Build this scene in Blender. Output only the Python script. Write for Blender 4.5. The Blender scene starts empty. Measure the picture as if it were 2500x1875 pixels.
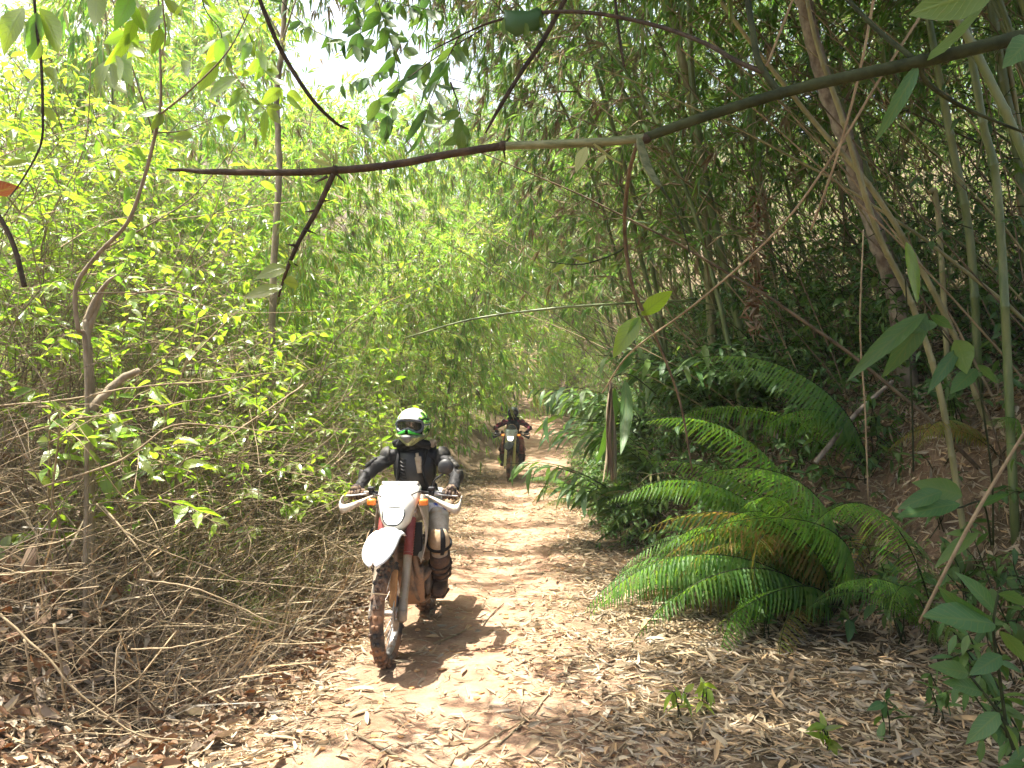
import bpy, bmesh, math
import numpy as np
from mathutils import Vector, Matrix, Euler

# ------------------------------------------------------------------ camera, sky, sun, exposure
scn = bpy.context.scene
COL = scn.collection
R = math.radians
CAM = np.array((0.0, 0.0, 1.7)); FOC = 1900.0; PITCH = R(1.67)
cd = bpy.data.cameras.new("camera"); cam = bpy.data.objects.new("camera", cd); COL.objects.link(cam)
cd.sensor_width = 36.0; cd.lens = FOC / 2500.0 * 36.0; cd.clip_start = 0.05; cd.clip_end = 2000.0
cam.location = CAM; cam.rotation_euler = (R(90) + PITCH, 0, 0)
scn.camera = cam
SUN_DIR = np.array((-0.29, 0.02, 0.957)); SUN_DIR = SUN_DIR / np.linalg.norm(SUN_DIR)
SUN_EL = math.asin(SUN_DIR[2]); SUN_AZ = math.atan2(SUN_DIR[0], SUN_DIR[1])
w = bpy.data.worlds.new("World"); scn.world = w; w.use_nodes = True
nt = w.node_tree; nt.nodes.clear()
sky = nt.nodes.new("ShaderNodeTexSky"); sky.sky_type = 'NISHITA'; sky.sun_disc = False
sky.sun_elevation = SUN_EL; sky.sun_rotation = SUN_AZ; sky.air_density = 1.0; sky.dust_density = 6.0; sky.ozone_density = 0.6
bg = nt.nodes.new("ShaderNodeBackground"); bg.inputs["Strength"].default_value = 0.105
wo = nt.nodes.new("ShaderNodeOutputWorld")
nt.links.new(sky.outputs[0], bg.inputs[0]); nt.links.new(bg.outputs[0], wo.inputs[0])
sl = bpy.data.lights.new("sun", 'SUN'); sl.energy = 4.3; sl.angle = R(0.53); sl.color = (1.0, 0.955, 0.86)
so = bpy.data.objects.new("sun", sl); COL.objects.link(so)
so.rotation_euler = Vector(SUN_DIR).to_track_quat('Z', 'Y').to_euler(); so.location = (-8, 0, 20)
vs = scn.view_settings
scn.display_settings.display_device = 'sRGB'
vs.view_transform = 'Standard'; vs.look = 'None'; vs.gamma = 1.0; vs.exposure = 2.3; vs.use_curve_mapping = False
cy = scn.cycles
cy.use_denoising = True; cy.use_adaptive_sampling = True; cy.adaptive_threshold = 0.02; cy.max_bounces = 6; cy.diffuse_bounces = 3; cy.glossy_bounces = 2
cy.transmission_bounces = 5; cy.transparent_max_bounces = 4; cy.caustics_reflective = False; cy.caustics_refractive = False
cy.sample_clamp_indirect = 8.0

# ------------------------------------------------------------------ helpers
def unit(v):
    v = np.asarray(v, float)
    return v / np.maximum(np.linalg.norm(v, axis=-1, keepdims=True), 1e-9)

def W(u, v, d):
    """world point seen at photograph pixel (u, v) at the distance y = d"""
    a = (u - 1250.0) / FOC; b = (937.5 - v) / FOC
    dy = math.cos(PITCH) - b * math.sin(PITCH); dz = math.sin(PITCH) + b * math.cos(PITCH)
    k = d / dy
    return np.array((CAM[0] + a * k, CAM[1] + d, CAM[2] + dz * k))

def smooth(t):
    t = np.clip(t, 0, 1); return t * t * (3 - 2 * t)

class MB:
    """collects vertices and faces and links them as ONE mesh object"""
    def __init__(s): s.V = []; s.F = {3: [], 4: []}; s.M = {3: [], 4: []}; s.U = []; s.n = 0
    def add(s, V, F, m=0, uv=None):
        V = np.asarray(V, float).reshape(-1, 3); s.V.append(V)
        s.U.append(np.zeros((len(V), 2)) if uv is None else np.asarray(uv, float))
        for f in (F if isinstance(F, (list, tuple)) and len(F) and isinstance(F[0], np.ndarray) and F[0].ndim == 2 else [np.asarray(F)]):
            if len(f) == 0: continue
            k = f.shape[1]; s.F[k].append(f + s.n); s.M[k].append(np.full(len(f), m, np.int32))
        s.n += len(V)
    def data(s, name, mats, smooth=True):
        me = bpy.data.meshes.new(name)
        V = np.concatenate(s.V) if s.V else np.zeros((0, 3)); U = np.concatenate(s.U) if s.U else np.zeros((0, 2))
        T = np.concatenate(s.F[3]) if s.F[3] else np.zeros((0, 3), int); Q = np.concatenate(s.F[4]) if s.F[4] else np.zeros((0, 4), int)
        mi = np.concatenate([np.concatenate(s.M[k]) for k in (3, 4) if s.M[k]]) if (s.M[3] or s.M[4]) else np.zeros(0, np.int32)
        idx = np.concatenate([T.ravel(), Q.ravel()]).astype(np.int32)
        st = np.concatenate([np.arange(len(T)) * 3, len(T) * 3 + np.arange(len(Q)) * 4]).astype(np.int32)
        me.vertices.add(len(V)); me.vertices.foreach_set("co", V.astype(np.float32).ravel())
        me.loops.add(len(idx)); me.loops.foreach_set("vertex_index", idx)
        me.polygons.add(len(st)); me.polygons.foreach_set("loop_start", st)
        me.polygons.foreach_set("material_index", mi)
        me.polygons.foreach_set("use_smooth", np.full(len(st), smooth))
        me.update(calc_edges=True)
        uvl = me.uv_layers.new(name="UVMap"); uvl.data.foreach_set("uv", U[idx].astype(np.float32).ravel())
        for m in (mats if isinstance(mats, (list, tuple)) else [mats]): me.materials.append(m)
        me.validate()
        return me
    def build(s, name, mats, parent=None, smooth=True):
        return link(name, s.data(name, mats, smooth), parent)

def link(name, me, parent=None, mat=None):
    o = bpy.data.objects.new(name, me); COL.objects.link(o)
    if parent is not None: o.parent = parent
    if mat is not None: o.matrix_local = mat
    return o

def tag(o, label=None, cat=None, group=None, kind=None):
    if label: o["label"] = label
    if cat: o["category"] = cat
    if group: o["group"] = group
    if kind: o["kind"] = kind
    return o

def thing(name, label, cat, loc=(0, 0, 0), rz=0.0, group=None):
    o = bpy.data.objects.new(name, None); COL.objects.link(o); o.empty_display_size = 0.1
    o.location = loc; o.rotation_euler = (0, 0, rz)
    return tag(o, label, cat, group)

def copy_thing(o, loc, rz=0.0, sc=1.0, label=None, tilt=(0, 0)):
    r = o.copy(); COL.objects.link(r); r.location = loc; r.rotation_euler = (tilt[0], tilt[1], rz); r.scale = (sc, sc, sc)
    if label: r["label"] = label
    for ch in o.children:
        c = ch.copy(); COL.objects.link(c); c.parent = r
        for g in ch.children:
            e = g.copy(); COL.objects.link(e); e.parent = c
    return r

def catmull(P, k=6):
    P = np.asarray(P, float)
    if len(P) < 3:
        t = np.linspace(0, 1, k + 1)[:, None]; return P[0] * (1 - t) + P[-1] * t
    Q = np.vstack([2 * P[0] - P[1], P, 2 * P[-1] - P[-2]]); out = []
    for i in range(1, len(Q) - 2):
        a, b, c, d = Q[i - 1:i + 3]
        for t in np.arange(k) / k:
            out.append(0.5 * (2 * b + (c - a) * t + (2 * a - 5 * b + 4 * c - d) * t * t + (3 * b - a - 3 * c + d) * t ** 3))
    out.append(P[-1]); return np.array(out)

def tube(mb, P, rad, n=6, m=0, cap=True):
    P = np.asarray(P, float); k = len(P)
    rad = np.broadcast_to(np.asarray(rad, float), (k,)) if np.ndim(rad) == 0 or len(rad) == k else np.interp(np.linspace(0, 1, k), np.linspace(0, 1, len(rad)), rad)
    T = unit(np.gradient(P, axis=0))
    a = np.array((0, 0, 1.0)) if abs(T[0][2]) < 0.9 else np.array((1.0, 0, 0))
    x = unit(np.cross(a, T[0])); ang = np.arange(n) * 2 * math.pi / n; V = []; U = []
    c, s_ = np.cos(ang)[:, None], np.sin(ang)[:, None]; L = 0.0
    for i in range(k):
        x = unit(x - T[i] * np.dot(x, T[i])); y = np.cross(T[i], x)
        V.append(P[i] + rad[i] * (c * x + s_ * y))
        if i: L += np.linalg.norm(P[i] - P[i - 1])
        U.append(np.stack([ang / 6.283, np.full(n, L)], 1))
    V = np.concatenate(V); U = np.concatenate(U)
    i, j = np.meshgrid(np.arange(k - 1), np.arange(n), indexing='ij'); i = i.ravel(); j = j.ravel(); j2 = (j + 1) % n
    Q = np.stack([i * n + j, i * n + j2, (i + 1) * n + j2, (i + 1) * n + j], 1)
    F = [Q]
    if cap:
        V = np.vstack([V, P[0], P[-1]]); U = np.vstack([U, U[0], U[-1]]); jj = np.arange(n); j2 = (jj + 1) % n
        F.append(np.vstack([np.stack([np.full(n, k * n), j2, jj], 1), np.stack([np.full(n, k * n + 1), (k - 1) * n + jj, (k - 1) * n + j2], 1)]))
    mb.add(V, F, m, U)

def loft(mb, rings, m=0, cap=True, closed=True):
    A = np.asarray(rings, float); k, n = A.shape[:2]; V = A.reshape(-1, 3)
    nn = n if closed else n - 1
    i, j = np.meshgrid(np.arange(k - 1), np.arange(nn), indexing='ij'); i = i.ravel(); j = j.ravel(); j2 = (j + 1) % n
    F = [np.stack([i * n + j, i * n + j2, (i + 1) * n + j2, (i + 1) * n + j], 1)]
    if cap and closed:
        V = np.vstack([V, A[0].mean(0), A[-1].mean(0)]); jj = np.arange(n); j2 = (jj + 1) % n
        F.append(np.vstack([np.stack([np.full(n, k * n), j2, jj], 1), np.stack([np.full(n, k * n + 1), (k - 1) * n + jj, (k - 1) * n + j2], 1)]))
    mb.add(V, F, m)

def lathe(mb, prof, axis='X', c=(0, 0, 0), n=24, m=0):
    """prof: (along, radius) pairs round an axis through c"""
    a = np.arange(n) * 2 * math.pi / n; rings = []
    for h, r in prof:
        z = np.full(n, h); u = r * np.cos(a); v = r * np.sin(a)
        rings.append({'X': np.stack([z, u, v], 1), 'Y': np.stack([u, z, v], 1), 'Z': np.stack([u, v, z], 1)}[axis] + np.asarray(c))
    loft(mb, rings, m, cap=prof[0][1] > 1e-4 and abs(prof[0][0] - prof[-1][0]) > 1e-6)

def rbox(mb, c, s, bev=0.01, rot=(0, 0, 0), m=0, taper=None, seg=2):
    bm = bmesh.new(); bmesh.ops.create_cube(bm, size=1.0)
    for v in bm.verts:
        k = 1.0 if taper is None else (taper if v.co.z > 0 else 1.0)
        v.co = Vector((v.co.x * s[0] * k, v.co.y * s[1] * k, v.co.z * s[2]))
    if bev > 0: bmesh.ops.bevel(bm, geom=bm.edges[:] , offset=bev, segments=seg, affect='EDGES', profile=0.6)
    M = Matrix.Translation(c) @ Euler(rot).to_matrix().to_4x4(); bm.transform(M)
    bmesh.ops.triangulate(bm, faces=bm.faces[:]); bm.verts.index_update()
    V = [v.co[:] for v in bm.verts]; F = np.array([[v.index for v in f.verts] for f in bm.faces]); bm.free()
    mb.add(V, F, m)

def ball(mb, c, r, n=12, m=0):
    r = np.broadcast_to(np.asarray(r, float), (3,)); a = np.arange(n) * 2 * math.pi / n; rings = []
    for e in np.linspace(-math.pi / 2 + 0.08, math.pi / 2 - 0.08, n // 2 + 1):
        rings.append(np.stack([np.cos(a) * math.cos(e) * r[0], np.sin(a) * math.cos(e) * r[1], np.full(n, math.sin(e) * r[2])], 1) + np.asarray(c))
    loft(mb, rings, m)

# leaf shapes: along +Y, width X, normal Z, length 1
def leaf_shape(wid, ts, ws, fold=0.25, droop=0.15, wave=0.0):
    V = [(0, 0, 0)]; U = [(0.5, 0)]
    for t, q in zip(ts, ws):
        h = wid * q; z = -droop * t * t
        wv = wave * math.sin(t * 9)
        V += [(-h, t, z + fold * h + wv * h), (0, t, z), (h, t, z + fold * h - wv * h)]; U += [(0, t), (0.5, t), (1, t)]
    V.append((0, 1, -droop)); U.append((0.5, 1)); n = len(ts); T = []; Q = []
    T += [(0, 2, 1), (0, 3, 2)]
    for i in range(n - 1):
        a = 1 + 3 * i; b = a + 3; Q += [(a, a + 1, b + 1, b), (a + 1, a + 2, b + 2, b + 1)]
    a = 1 + 3 * (n - 1); e = len(V) - 1; T += [(a, a + 1, e), (a + 1, a + 2, e)]
    F = [np.array(T)] + ([np.array(Q)] if Q else [])
    return np.array(V, float), F, np.array(U, float)

BAM = [leaf_shape(0.065, [0.38], [1], 0.35, d) for d in (0.05, 0.18, 0.32)]
BAMF = [leaf_shape(0.06, [0.12, 0.4, 0.75], [0.7, 1, 0.55], 0.35, d) for d in (0.05, 0.2, 0.4)]
BRO = [leaf_shape(w_, [0.28, 0.68], [0.95, 0.8], 0.3, d) for w_, d in ((0.17, 0.1), (0.2, 0.25), (0.23, 0.4))]
BRF = [leaf_shape(w_, [0.06, 0.2, 0.42, 0.65, 0.86], [0.3, 0.78, 1, 0.8, 0.38], f, d, wv) for w_, f, d, wv in ((0.17, 0.25, 0.12, .12), (0.2, 0.3, 0.3, .08), (0.23, 0.22, 0.45, .15), (0.14, 0.35, 0.22, .1))]
LIT = [leaf_shape(w_, [0.3, 0.7], [1, 0.75], f, d) for w_, f, d in ((0.07, 0.5, -0.12), (0.1, -0.5, 0.16), (0.055, 0.9, 0.05), (0.15, .5, .2), (0.03, .6, -.1), (0.12, -.8, -.25), (0.045, .3, .3))]

def frames(D, roll, up=(0, 0, 1.0)):
    D = unit(D); up = np.broadcast_to(np.asarray(up, float), D.shape)
    X = np.cross(D, up); bad = np.linalg.norm(X, axis=1) < 1e-3; X[bad] = (1, 0, 0); X = unit(X); Z = np.cross(X, D)
    c, s_ = np.cos(roll)[:, None], np.sin(roll)[:, None]
    X2 = X * c + Z * s_; Z2 = np.cross(X2, D)
    return X2, D, Z2

def put_leaves(mb, shapes, P, D, L, roll, m=0, wscale=1.0):
    P = np.asarray(P, float); D = np.asarray(D, float); L = np.asarray(L, float); N = len(P)
    if not N: return
    X, Y, Z = frames(D, np.asarray(roll, float)); pick = np.arange(N) % len(shapes)
    for k, (V, F, U) in enumerate(shapes):
        i = np.nonzero(pick == k)[0]
        if not len(i): continue
        q = (V[None, :, 0, None] * wscale * X[i, None] + V[None, :, 1, None] * Y[i, None] + V[None, :, 2, None] * Z[i, None]) * L[i, None, None] + P[i, None]
        off = (np.arange(len(i)) * len(V))[:, None, None]
        mb.add(q.reshape(-1, 3), [(f[None] + off).reshape(-1, f.shape[1]) for f in F], m, np.tile(U, (len(i), 1)))

def leaf_matrix(base, tip, roll=0.0, width=1.0):
    b = np.asarray(base, float); d = np.asarray(tip, float) - b; L = float(np.linalg.norm(d))
    X, Y, Z = frames(d[None], np.array([roll])); M = Matrix.Identity(4)
    for i in range(3):
        M[i][0] = X[0][i] * L * width; M[i][1] = Y[0][i] * L; M[i][2] = Z[0][i] * L; M[i][3] = b[i]
    return M

# ------------------------------------------------------------------ materials
def new_mat(name):
    m = bpy.data.materials.new(name); m.use_nodes = True; n = m.node_tree.nodes
    return m, n, m.node_tree.links, n["Principled BSDF"]

def ramp(n, stops, interp='LINEAR'):
    r = n.new("ShaderNodeValToRGB"); r.color_ramp.interpolation = interp; e = r.color_ramp.elements
    while len(e) > 1: e.remove(e[-1])
    e[0].position = stops[0][0]; e[0].color = (*stops[0][1], 1)
    for p, c in stops[1:]:
        x = e.new(p); x.color = (*c, 1)
    return r

def rand_node(n, l):
    """one random number per leaf, whether the leaf is an object or an island of a mesh"""
    oi = n.new("ShaderNodeObjectInfo"); ge = n.new("ShaderNodeNewGeometry")
    a = n.new("ShaderNodeMath"); a.operation = 'ADD'; l.new(oi.outputs["Random"], a.inputs[0]); l.new(ge.outputs["Random Per Island"], a.inputs[1])
    f = n.new("ShaderNodeMath"); f.operation = 'FRACT'; l.new(a.outputs[0], f.inputs[0]); return f.outputs[0]

def leaf_mat(name, cols, trans, tf=0.45, rough=0.42, spec=0.45, vein=0.0, spot=0.0):
    m, n, l, b = new_mat(name); r = rand_node(n, l)
    k = len(cols)
    r1 = ramp(n, [(i / k, c) for i, c in enumerate(cols)], 'LINEAR'); r2 = ramp(n, [(i / k, c) for i, c in enumerate(trans)], 'LINEAR')
    l.new(r, r1.inputs[0]); l.new(r, r2.inputs[0]); c1, c2 = r1.outputs[0], r2.outputs[0]
    if vein > 0:
        uv = n.new("ShaderNodeUVMap"); sp = n.new("ShaderNodeSeparateXYZ"); l.new(uv.outputs[0], sp.inputs[0])
        ab = n.new("ShaderNodeMath"); ab.operation = 'SUBTRACT'; ab.inputs[1].default_value = 0.5; l.new(sp.outputs[0], ab.inputs[0])
        a2 = n.new("ShaderNodeMath"); a2.operation = 'ABSOLUTE'; l.new(ab.outputs[0], a2.inputs[0])
        # slanted side veins: sin(28*(y - 0.5|x|))
        mu = n.new("ShaderNodeMath"); mu.operation = 'MULTIPLY_ADD'; mu.inputs[1].default_value = -0.45; l.new(a2.outputs[0], mu.inputs[0]); l.new(sp.outputs[1], mu.inputs[2])
        sn = n.new("ShaderNodeMath"); sn.operation = 'MULTIPLY'; sn.inputs[1].default_value = 62; l.new(mu.outputs[0], sn.inputs[0])
        si = n.new("ShaderNodeMath"); si.operation = 'SINE'; l.new(sn.outputs[0], si.inputs[0])
        mr = n.new("ShaderNodeMapRange"); mr.inputs[1].default_value = 0.75; mr.inputs[2].default_value = 1.0; l.new(si.outputs[0], mr.inputs[0])
        md = n.new("ShaderNodeMapRange"); md.inputs[1].default_value = 0.07; md.inputs[2].default_value = 0.02; l.new(a2.outputs[0], md.inputs[0])
        mx = n.new("ShaderNodeMath"); mx.operation = 'MAXIMUM'; l.new(mr.outputs[0], mx.inputs[0]); l.new(md.outputs[0], mx.inputs[1])
        sc = n.new("ShaderNodeMath"); sc.operation = 'MULTIPLY'; sc.inputs[1].default_value = vein; l.new(mx.outputs[0], sc.inputs[0])
        for nm in (0, 1):
            mi = n.new("ShaderNodeMixRGB"); mi.inputs[2].default_value = (0.20, 0.25, 0.06, 1) if nm == 0 else (0.16, 0.24, 0.02, 1)
            l.new(sc.outputs[0], mi.inputs[0]); l.new((c1, c2)[nm], mi.inputs[1])
            if nm == 0: c1 = mi.outputs[0]
            else: c2 = mi.outputs[0]
        bp = n.new("ShaderNodeBump"); bp.inputs["Strength"].default_value = 0.25; bp.inputs["Distance"].default_value = 0.004
        l.new(mx.outputs[0], bp.inputs["Height"]); l.new(bp.outputs[0], b.inputs["Normal"])
    if spot > 0:
        tc = n.new("ShaderNodeTexCoord"); ns = n.new("ShaderNodeTexNoise"); ns.inputs["Scale"].default_value = 22; ns.inputs["Detail"].default_value = 3
        l.new(tc.outputs["Object" if vein == 0 else "UV"], ns.inputs["Vector"])
        if vein > 0: ns.inputs["Scale"].default_value = 5
        rr = ramp(n, [(0.60, (0, 0, 0)), (0.70, (1, 1, 1))]); l.new(ns.outputs[0], rr.inputs[0])
        sc = n.new("ShaderNodeMath"); sc.operation = 'MULTIPLY'; sc.inputs[1].default_value = spot; l.new(rr.outputs[0], sc.inputs[0])
        mi = n.new("ShaderNodeMixRGB"); mi.inputs[2].default_value = (0.16, 0.12, 0.04, 1); l.new(sc.outputs[0], mi.inputs[0]); l.new(c1, mi.inputs[1]); c1 = mi.outputs[0]
    l.new(c1, b.inputs["Base Color"]); b.inputs["Roughness"].default_value = rough; b.inputs["Specular IOR Level"].default_value = spec
    t = n.new("ShaderNodeBsdfTranslucent"); l.new(c2, t.inputs[0])
    mx = n.new("ShaderNodeMixShader"); mx.inputs[0].default_value = tf
    l.new(b.outputs[0], mx.inputs[1]); l.new(t.outputs[0], mx.inputs[2]); l.new(mx.outputs[0], n["Material Output"].inputs[0])
    return m

def noise_mat(name, c1, c2, scale=8, rough=0.7, spec=0.3, metal=0.0, bump=0.0, detail=5, stretch=(1, 1, 1), lo=0.35, hi=0.65, coord="Object", dirt=None, dirt_lo=0.5, dirt_scale=4):
    m, n, l, b = new_mat(name)
    tc = n.new("ShaderNodeTexCoord"); mp = n.new("ShaderNodeMapping"); mp.inputs["Scale"].default_value = stretch; l.new(tc.outputs[coord], mp.inputs[0])
    ns = n.new("ShaderNodeTexNoise"); ns.inputs["Scale"].default_value = scale; ns.inputs["Detail"].default_value = detail; ns.inputs["Roughness"].default_value = 0.65
    l.new(mp.outputs[0], ns.inputs["Vector"]); r = ramp(n, [(lo, c1), (hi, c2)]); l.new(ns.outputs[0], r.inputs[0]); c = r.outputs[0]
    if dirt is not None:
        n2 = n.new("ShaderNodeTexNoise"); n2.inputs["Scale"].default_value = dirt_scale; n2.inputs["Detail"].default_value = 8; n2.inputs["Roughness"].default_value = 0.7; l.new(tc.outputs[coord], n2.inputs["Vector"])
        r2 = ramp(n, [(dirt_lo, (0, 0, 0)), (dirt_lo + 0.15, (1, 1, 1))]); l.new(n2.outputs[0], r2.inputs[0])
        mi = n.new("ShaderNodeMixRGB"); mi.inputs[2].default_value = (*dirt, 1); l.new(r2.outputs[0], mi.inputs[0]); l.new(c, mi.inputs[1]); c = mi.outputs[0]
        rm = n.new("ShaderNodeMapRange"); rm.inputs[3].default_value = rough; rm.inputs[4].default_value = 0.85; l.new(r2.outputs[0], rm.inputs[0]); l.new(rm.outputs[0], b.inputs["Roughness"])
    else: b.inputs["Roughness"].default_value = rough
    l.new(c, b.inputs["Base Color"]); b.inputs["Specular IOR Level"].default_value = spec; b.inputs["Metallic"].default_value = metal
    if bump > 0:
        bp = n.new("ShaderNodeBump"); bp.inputs["Strength"].default_value = bump; bp.inputs["Distance"].default_value = 0.02; l.new(ns.outputs[0], bp.inputs["Height"]); l.new(bp.outputs[0], b.inputs["Normal"])
    return m

def litter_mat(name, cols, tf=0.15, rough=0.7):
    return leaf_mat(name, cols, [tuple(min(1, q * 1.1) for q in c) for c in cols], tf, rough, 0.25)

M = {}
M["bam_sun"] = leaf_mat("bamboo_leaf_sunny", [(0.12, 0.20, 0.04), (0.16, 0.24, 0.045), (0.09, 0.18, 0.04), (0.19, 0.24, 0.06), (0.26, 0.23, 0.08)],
                        [(0.31, 0.64, 0.04), (0.40, 0.72, 0.05), (0.24, 0.58, 0.06), (0.47, 0.74, 0.06), (0.50, 0.52, 0.07)], 0.5, 0.3, 0.55)  # brighter copy for the sunny slope, strong sunlight put into its colour
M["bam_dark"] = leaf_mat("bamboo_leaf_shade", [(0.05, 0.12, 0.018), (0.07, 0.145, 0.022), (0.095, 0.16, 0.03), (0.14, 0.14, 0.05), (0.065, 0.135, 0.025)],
                         [(0.18, 0.42, 0.04), (0.24, 0.48, 0.05), (0.3, 0.46, 0.06), (0.32, 0.34, 0.08), (0.2, 0.44, 0.06)], 0.42, 0.42)  # darker copy of the bamboo leaf, thicket shade put into its colour
M["bam_dead"] = litter_mat("dead_bamboo_leaf", [(0.22, 0.16, 0.08), (0.28, 0.2, 0.11), (0.16, 0.1, 0.05), (0.3, 0.24, 0.14)], 0.3)
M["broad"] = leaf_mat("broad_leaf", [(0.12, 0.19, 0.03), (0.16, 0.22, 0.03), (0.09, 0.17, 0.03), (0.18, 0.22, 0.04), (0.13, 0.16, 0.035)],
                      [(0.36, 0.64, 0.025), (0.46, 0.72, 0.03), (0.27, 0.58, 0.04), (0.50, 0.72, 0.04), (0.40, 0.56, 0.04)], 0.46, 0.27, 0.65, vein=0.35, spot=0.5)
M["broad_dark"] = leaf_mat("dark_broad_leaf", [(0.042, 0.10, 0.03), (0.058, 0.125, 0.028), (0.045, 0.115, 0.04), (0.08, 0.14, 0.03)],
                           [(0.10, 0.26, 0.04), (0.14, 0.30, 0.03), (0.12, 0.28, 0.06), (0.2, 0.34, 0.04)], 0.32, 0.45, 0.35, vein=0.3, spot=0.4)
M["fern"] = leaf_mat("fern_leaf", [(0.06, 0.14, 0.03), (0.075, 0.16, 0.03), (0.05, 0.12, 0.03), (0.09, 0.17, 0.04)],
                     [(0.18, 0.42, 0.03), (0.24, 0.46, 0.03), (0.14, 0.36, 0.04), (0.28, 0.46, 0.03)], 0.42, 0.5, 0.3)
M["fern_old"] = leaf_mat("browning_fern_leaf", [(0.16, 0.14, 0.04), (0.22, 0.14, 0.05), (0.12, 0.14, 0.035)], [(0.42, 0.34, 0.04), (0.46, 0.28, 0.05), (0.34, 0.4, 0.04)], 0.4, 0.6, 0.2)
M["rust_leaf"] = leaf_mat("rust_leaf", [(0.11, 0.045, 0.022), (0.14, 0.06, 0.03)], [(0.12, 0.03, 0.012), (0.14, 0.04, 0.015)], 0.3, 0.6, 0.2, vein=0.25, spot=0.6)
M["weed"] = leaf_mat("weed_leaf", [(0.08, 0.14, 0.03), (0.11, 0.16, 0.035), (0.13, 0.15, 0.05)], [(0.3, 0.42, 0.03), (0.38, 0.46, 0.04), (0.4, 0.42, 0.06)], 0.45, 0.5)
M["litter"] = litter_mat("dry_bamboo_litter", [(0.40, 0.31, 0.19), (0.30, 0.24, 0.16), (0.50, 0.41, 0.27), (0.22, 0.15, 0.085), (0.36, 0.32, 0.25), (0.44, 0.30, 0.16)])
M["dead_broad"] = leaf_mat("dead_broad_leaf", [(0.20, 0.11, 0.06), (0.25, 0.16, 0.10), (0.36, 0.30, 0.23), (0.15, 0.075, 0.04)], [(0.2, 0.07, 0.025), (0.22, 0.10, 0.04), (0.3, 0.23, 0.15), (0.17, 0.05, 0.018)], 0.25, 0.6, 0.25, vein=0.2)
M["twig"] = noise_mat("dry_twig", (0.17, 0.125, 0.07), (0.36, 0.28, 0.17), 6, 0.8, 0.2)
M["twig_dark"] = noise_mat("brown_twig", (0.075, 0.055, 0.035), (0.19, 0.145, 0.09), 9, 0.8, 0.2)
M["culm"] = noise_mat("bamboo_culm", (0.07, 0.11, 0.03), (0.18, 0.20, 0.08), 5, 0.4, 0.45, stretch=(1, 1, 0.3))
M["culm_dry"] = noise_mat("dry_bamboo_culm", (0.15, 0.14, 0.06), (0.30, 0.27, 0.13), 7, 0.5, 0.4, stretch=(1, 1, 0.3))
M["bark"] = noise_mat("grey_bark", (0.13, 0.10, 0.075), (0.33, 0.28, 0.22), 14, 0.9, 0.15, bump=0.6, stretch=(1, 1, 0.6))
M["bark_pale"] = noise_mat("pale_bark", (0.14, 0.11, 0.07), (0.30, 0.25, 0.175), 12, 0.85, 0.2, bump=0.4, stretch=(1, 1, 0.4))
M["vine"] = noise_mat("vine_bark", (0.018, 0.013, 0.008), (0.06, 0.042, 0.024), 18, 0.8, 0.25, bump=0.3)
M["stem_green"] = noise_mat("green_stem", (0.014, 0.020, 0.007), (0.04, 0.05, 0.018), 16, 0.75, 0.2, bump=0.25)  # darkened so the crossing branch's shade and backlight sit in the colour
# ------------------------------------------------------------------ the ground
_y = lambda y, a, b: np.interp(y, a, b)
def path_c(y): return _y(y, [-5, 3, 5, 7, 9, 13, 17, 22, 27, 33, 40], [-0.1, -0.3, -0.4, -0.25, 0.0, 0.05, 0.15, 0.55, 0.95, 1.0, 0.6])
def foot_r(y): return _y(y, [0, 3.5, 5, 6.5, 8, 9.5, 13, 18, 22, 27, 33, 45], [3.7, 3.2, 2.9, 2.5, 1.8, 1.3, 1.3, 1.5, 1.7, 2.0, 2.0, 1.6])
def foot_l(y): return _y(y, [0, 3.5, 5, 7, 9, 13, 17, 22, 27, 33, 45], [-2.2, -2.0, -1.7, -1.5, -1.3, -1.2, -1.15, -0.75, -0.2, 0.0, -0.4])
def vnoise(x, y, s, seed=0):
    x = np.asarray(x) / s + 37.3 * seed; y = np.asarray(y) / s - 11.7 * seed
    xi = np.floor(x); yi = np.floor(y); fx = x - xi; fy = y - yi; fx = fx * fx * (3 - 2 * fx); fy = fy * fy * (3 - 2 * fy)
    h = lambda a, b: np.modf(np.abs(np.sin(a * 127.1 + b * 311.7 + seed * 17.13) * 43758.5453))[0]
    return (h(xi, yi) * (1 - fx) + h(xi + 1, yi) * fx) * (1 - fy) + (h(xi, yi + 1) * (1 - fx) + h(xi + 1, yi + 1) * fx) * fy - 0.5
def HT(x, y):
    x = np.asarray(x, float); y = np.asarray(y, float)
    base = 0.15 * np.log1p(np.exp(np.clip((y - 20.5) * 1.2, -30, 30))) / 1.2
    base = np.where(y > 34, np.minimum(base, 0.15 * 13.5) + 0.30 * np.maximum(0, y - 34), base)
    s = np.maximum(0, x - foot_r(y)); near = np.clip((y - 2.0) / 3.0, 0.25, 1)
    hr = near * (1.5 * smooth(s / 1.3) + 0.42 * np.maximum(0, s - 0.7))
    t = np.maximum(0, foot_l(y) - x)
    hl = 0.18 * smooth(t / 0.8) + 0.20 * t + 0.14 * np.maximum(0, t - 2.0)
    far = np.minimum(hr + hl, 14 + 0.05 * (hr + hl))
    off = smooth((s + t) / 0.8)
    n = off * 0.09 * vnoise(x, y, 0.22, 6) + 0.05 * vnoise(x, y, 0.9, 1) + 0.022 * vnoise(x, y, 0.28, 2) + 0.010 * vnoise(x, y, 0.09, 3) + off * (0.30 * vnoise(x, y, 0.8, 4) + 0.25 * vnoise(x, y, 2.5, 5))
    rut = -0.035 * np.exp(-((x - path_c(y)) / 0.28) ** 2)
    return base + far + n + rut * (y < 40)
def on_ground(u, v, d0=2.0, d1=60.0):
    """where the sight line of a photograph pixel meets the ground"""
    d = np.linspace(d0, d1, 2400)
    for q in d:
        p = W(u, v, q)
        if p[2] <= float(HT(p[0], p[1])): return np.array((p[0], p[1], float(HT(p[0], p[1]))))
    return W(u, v, d1)
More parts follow.
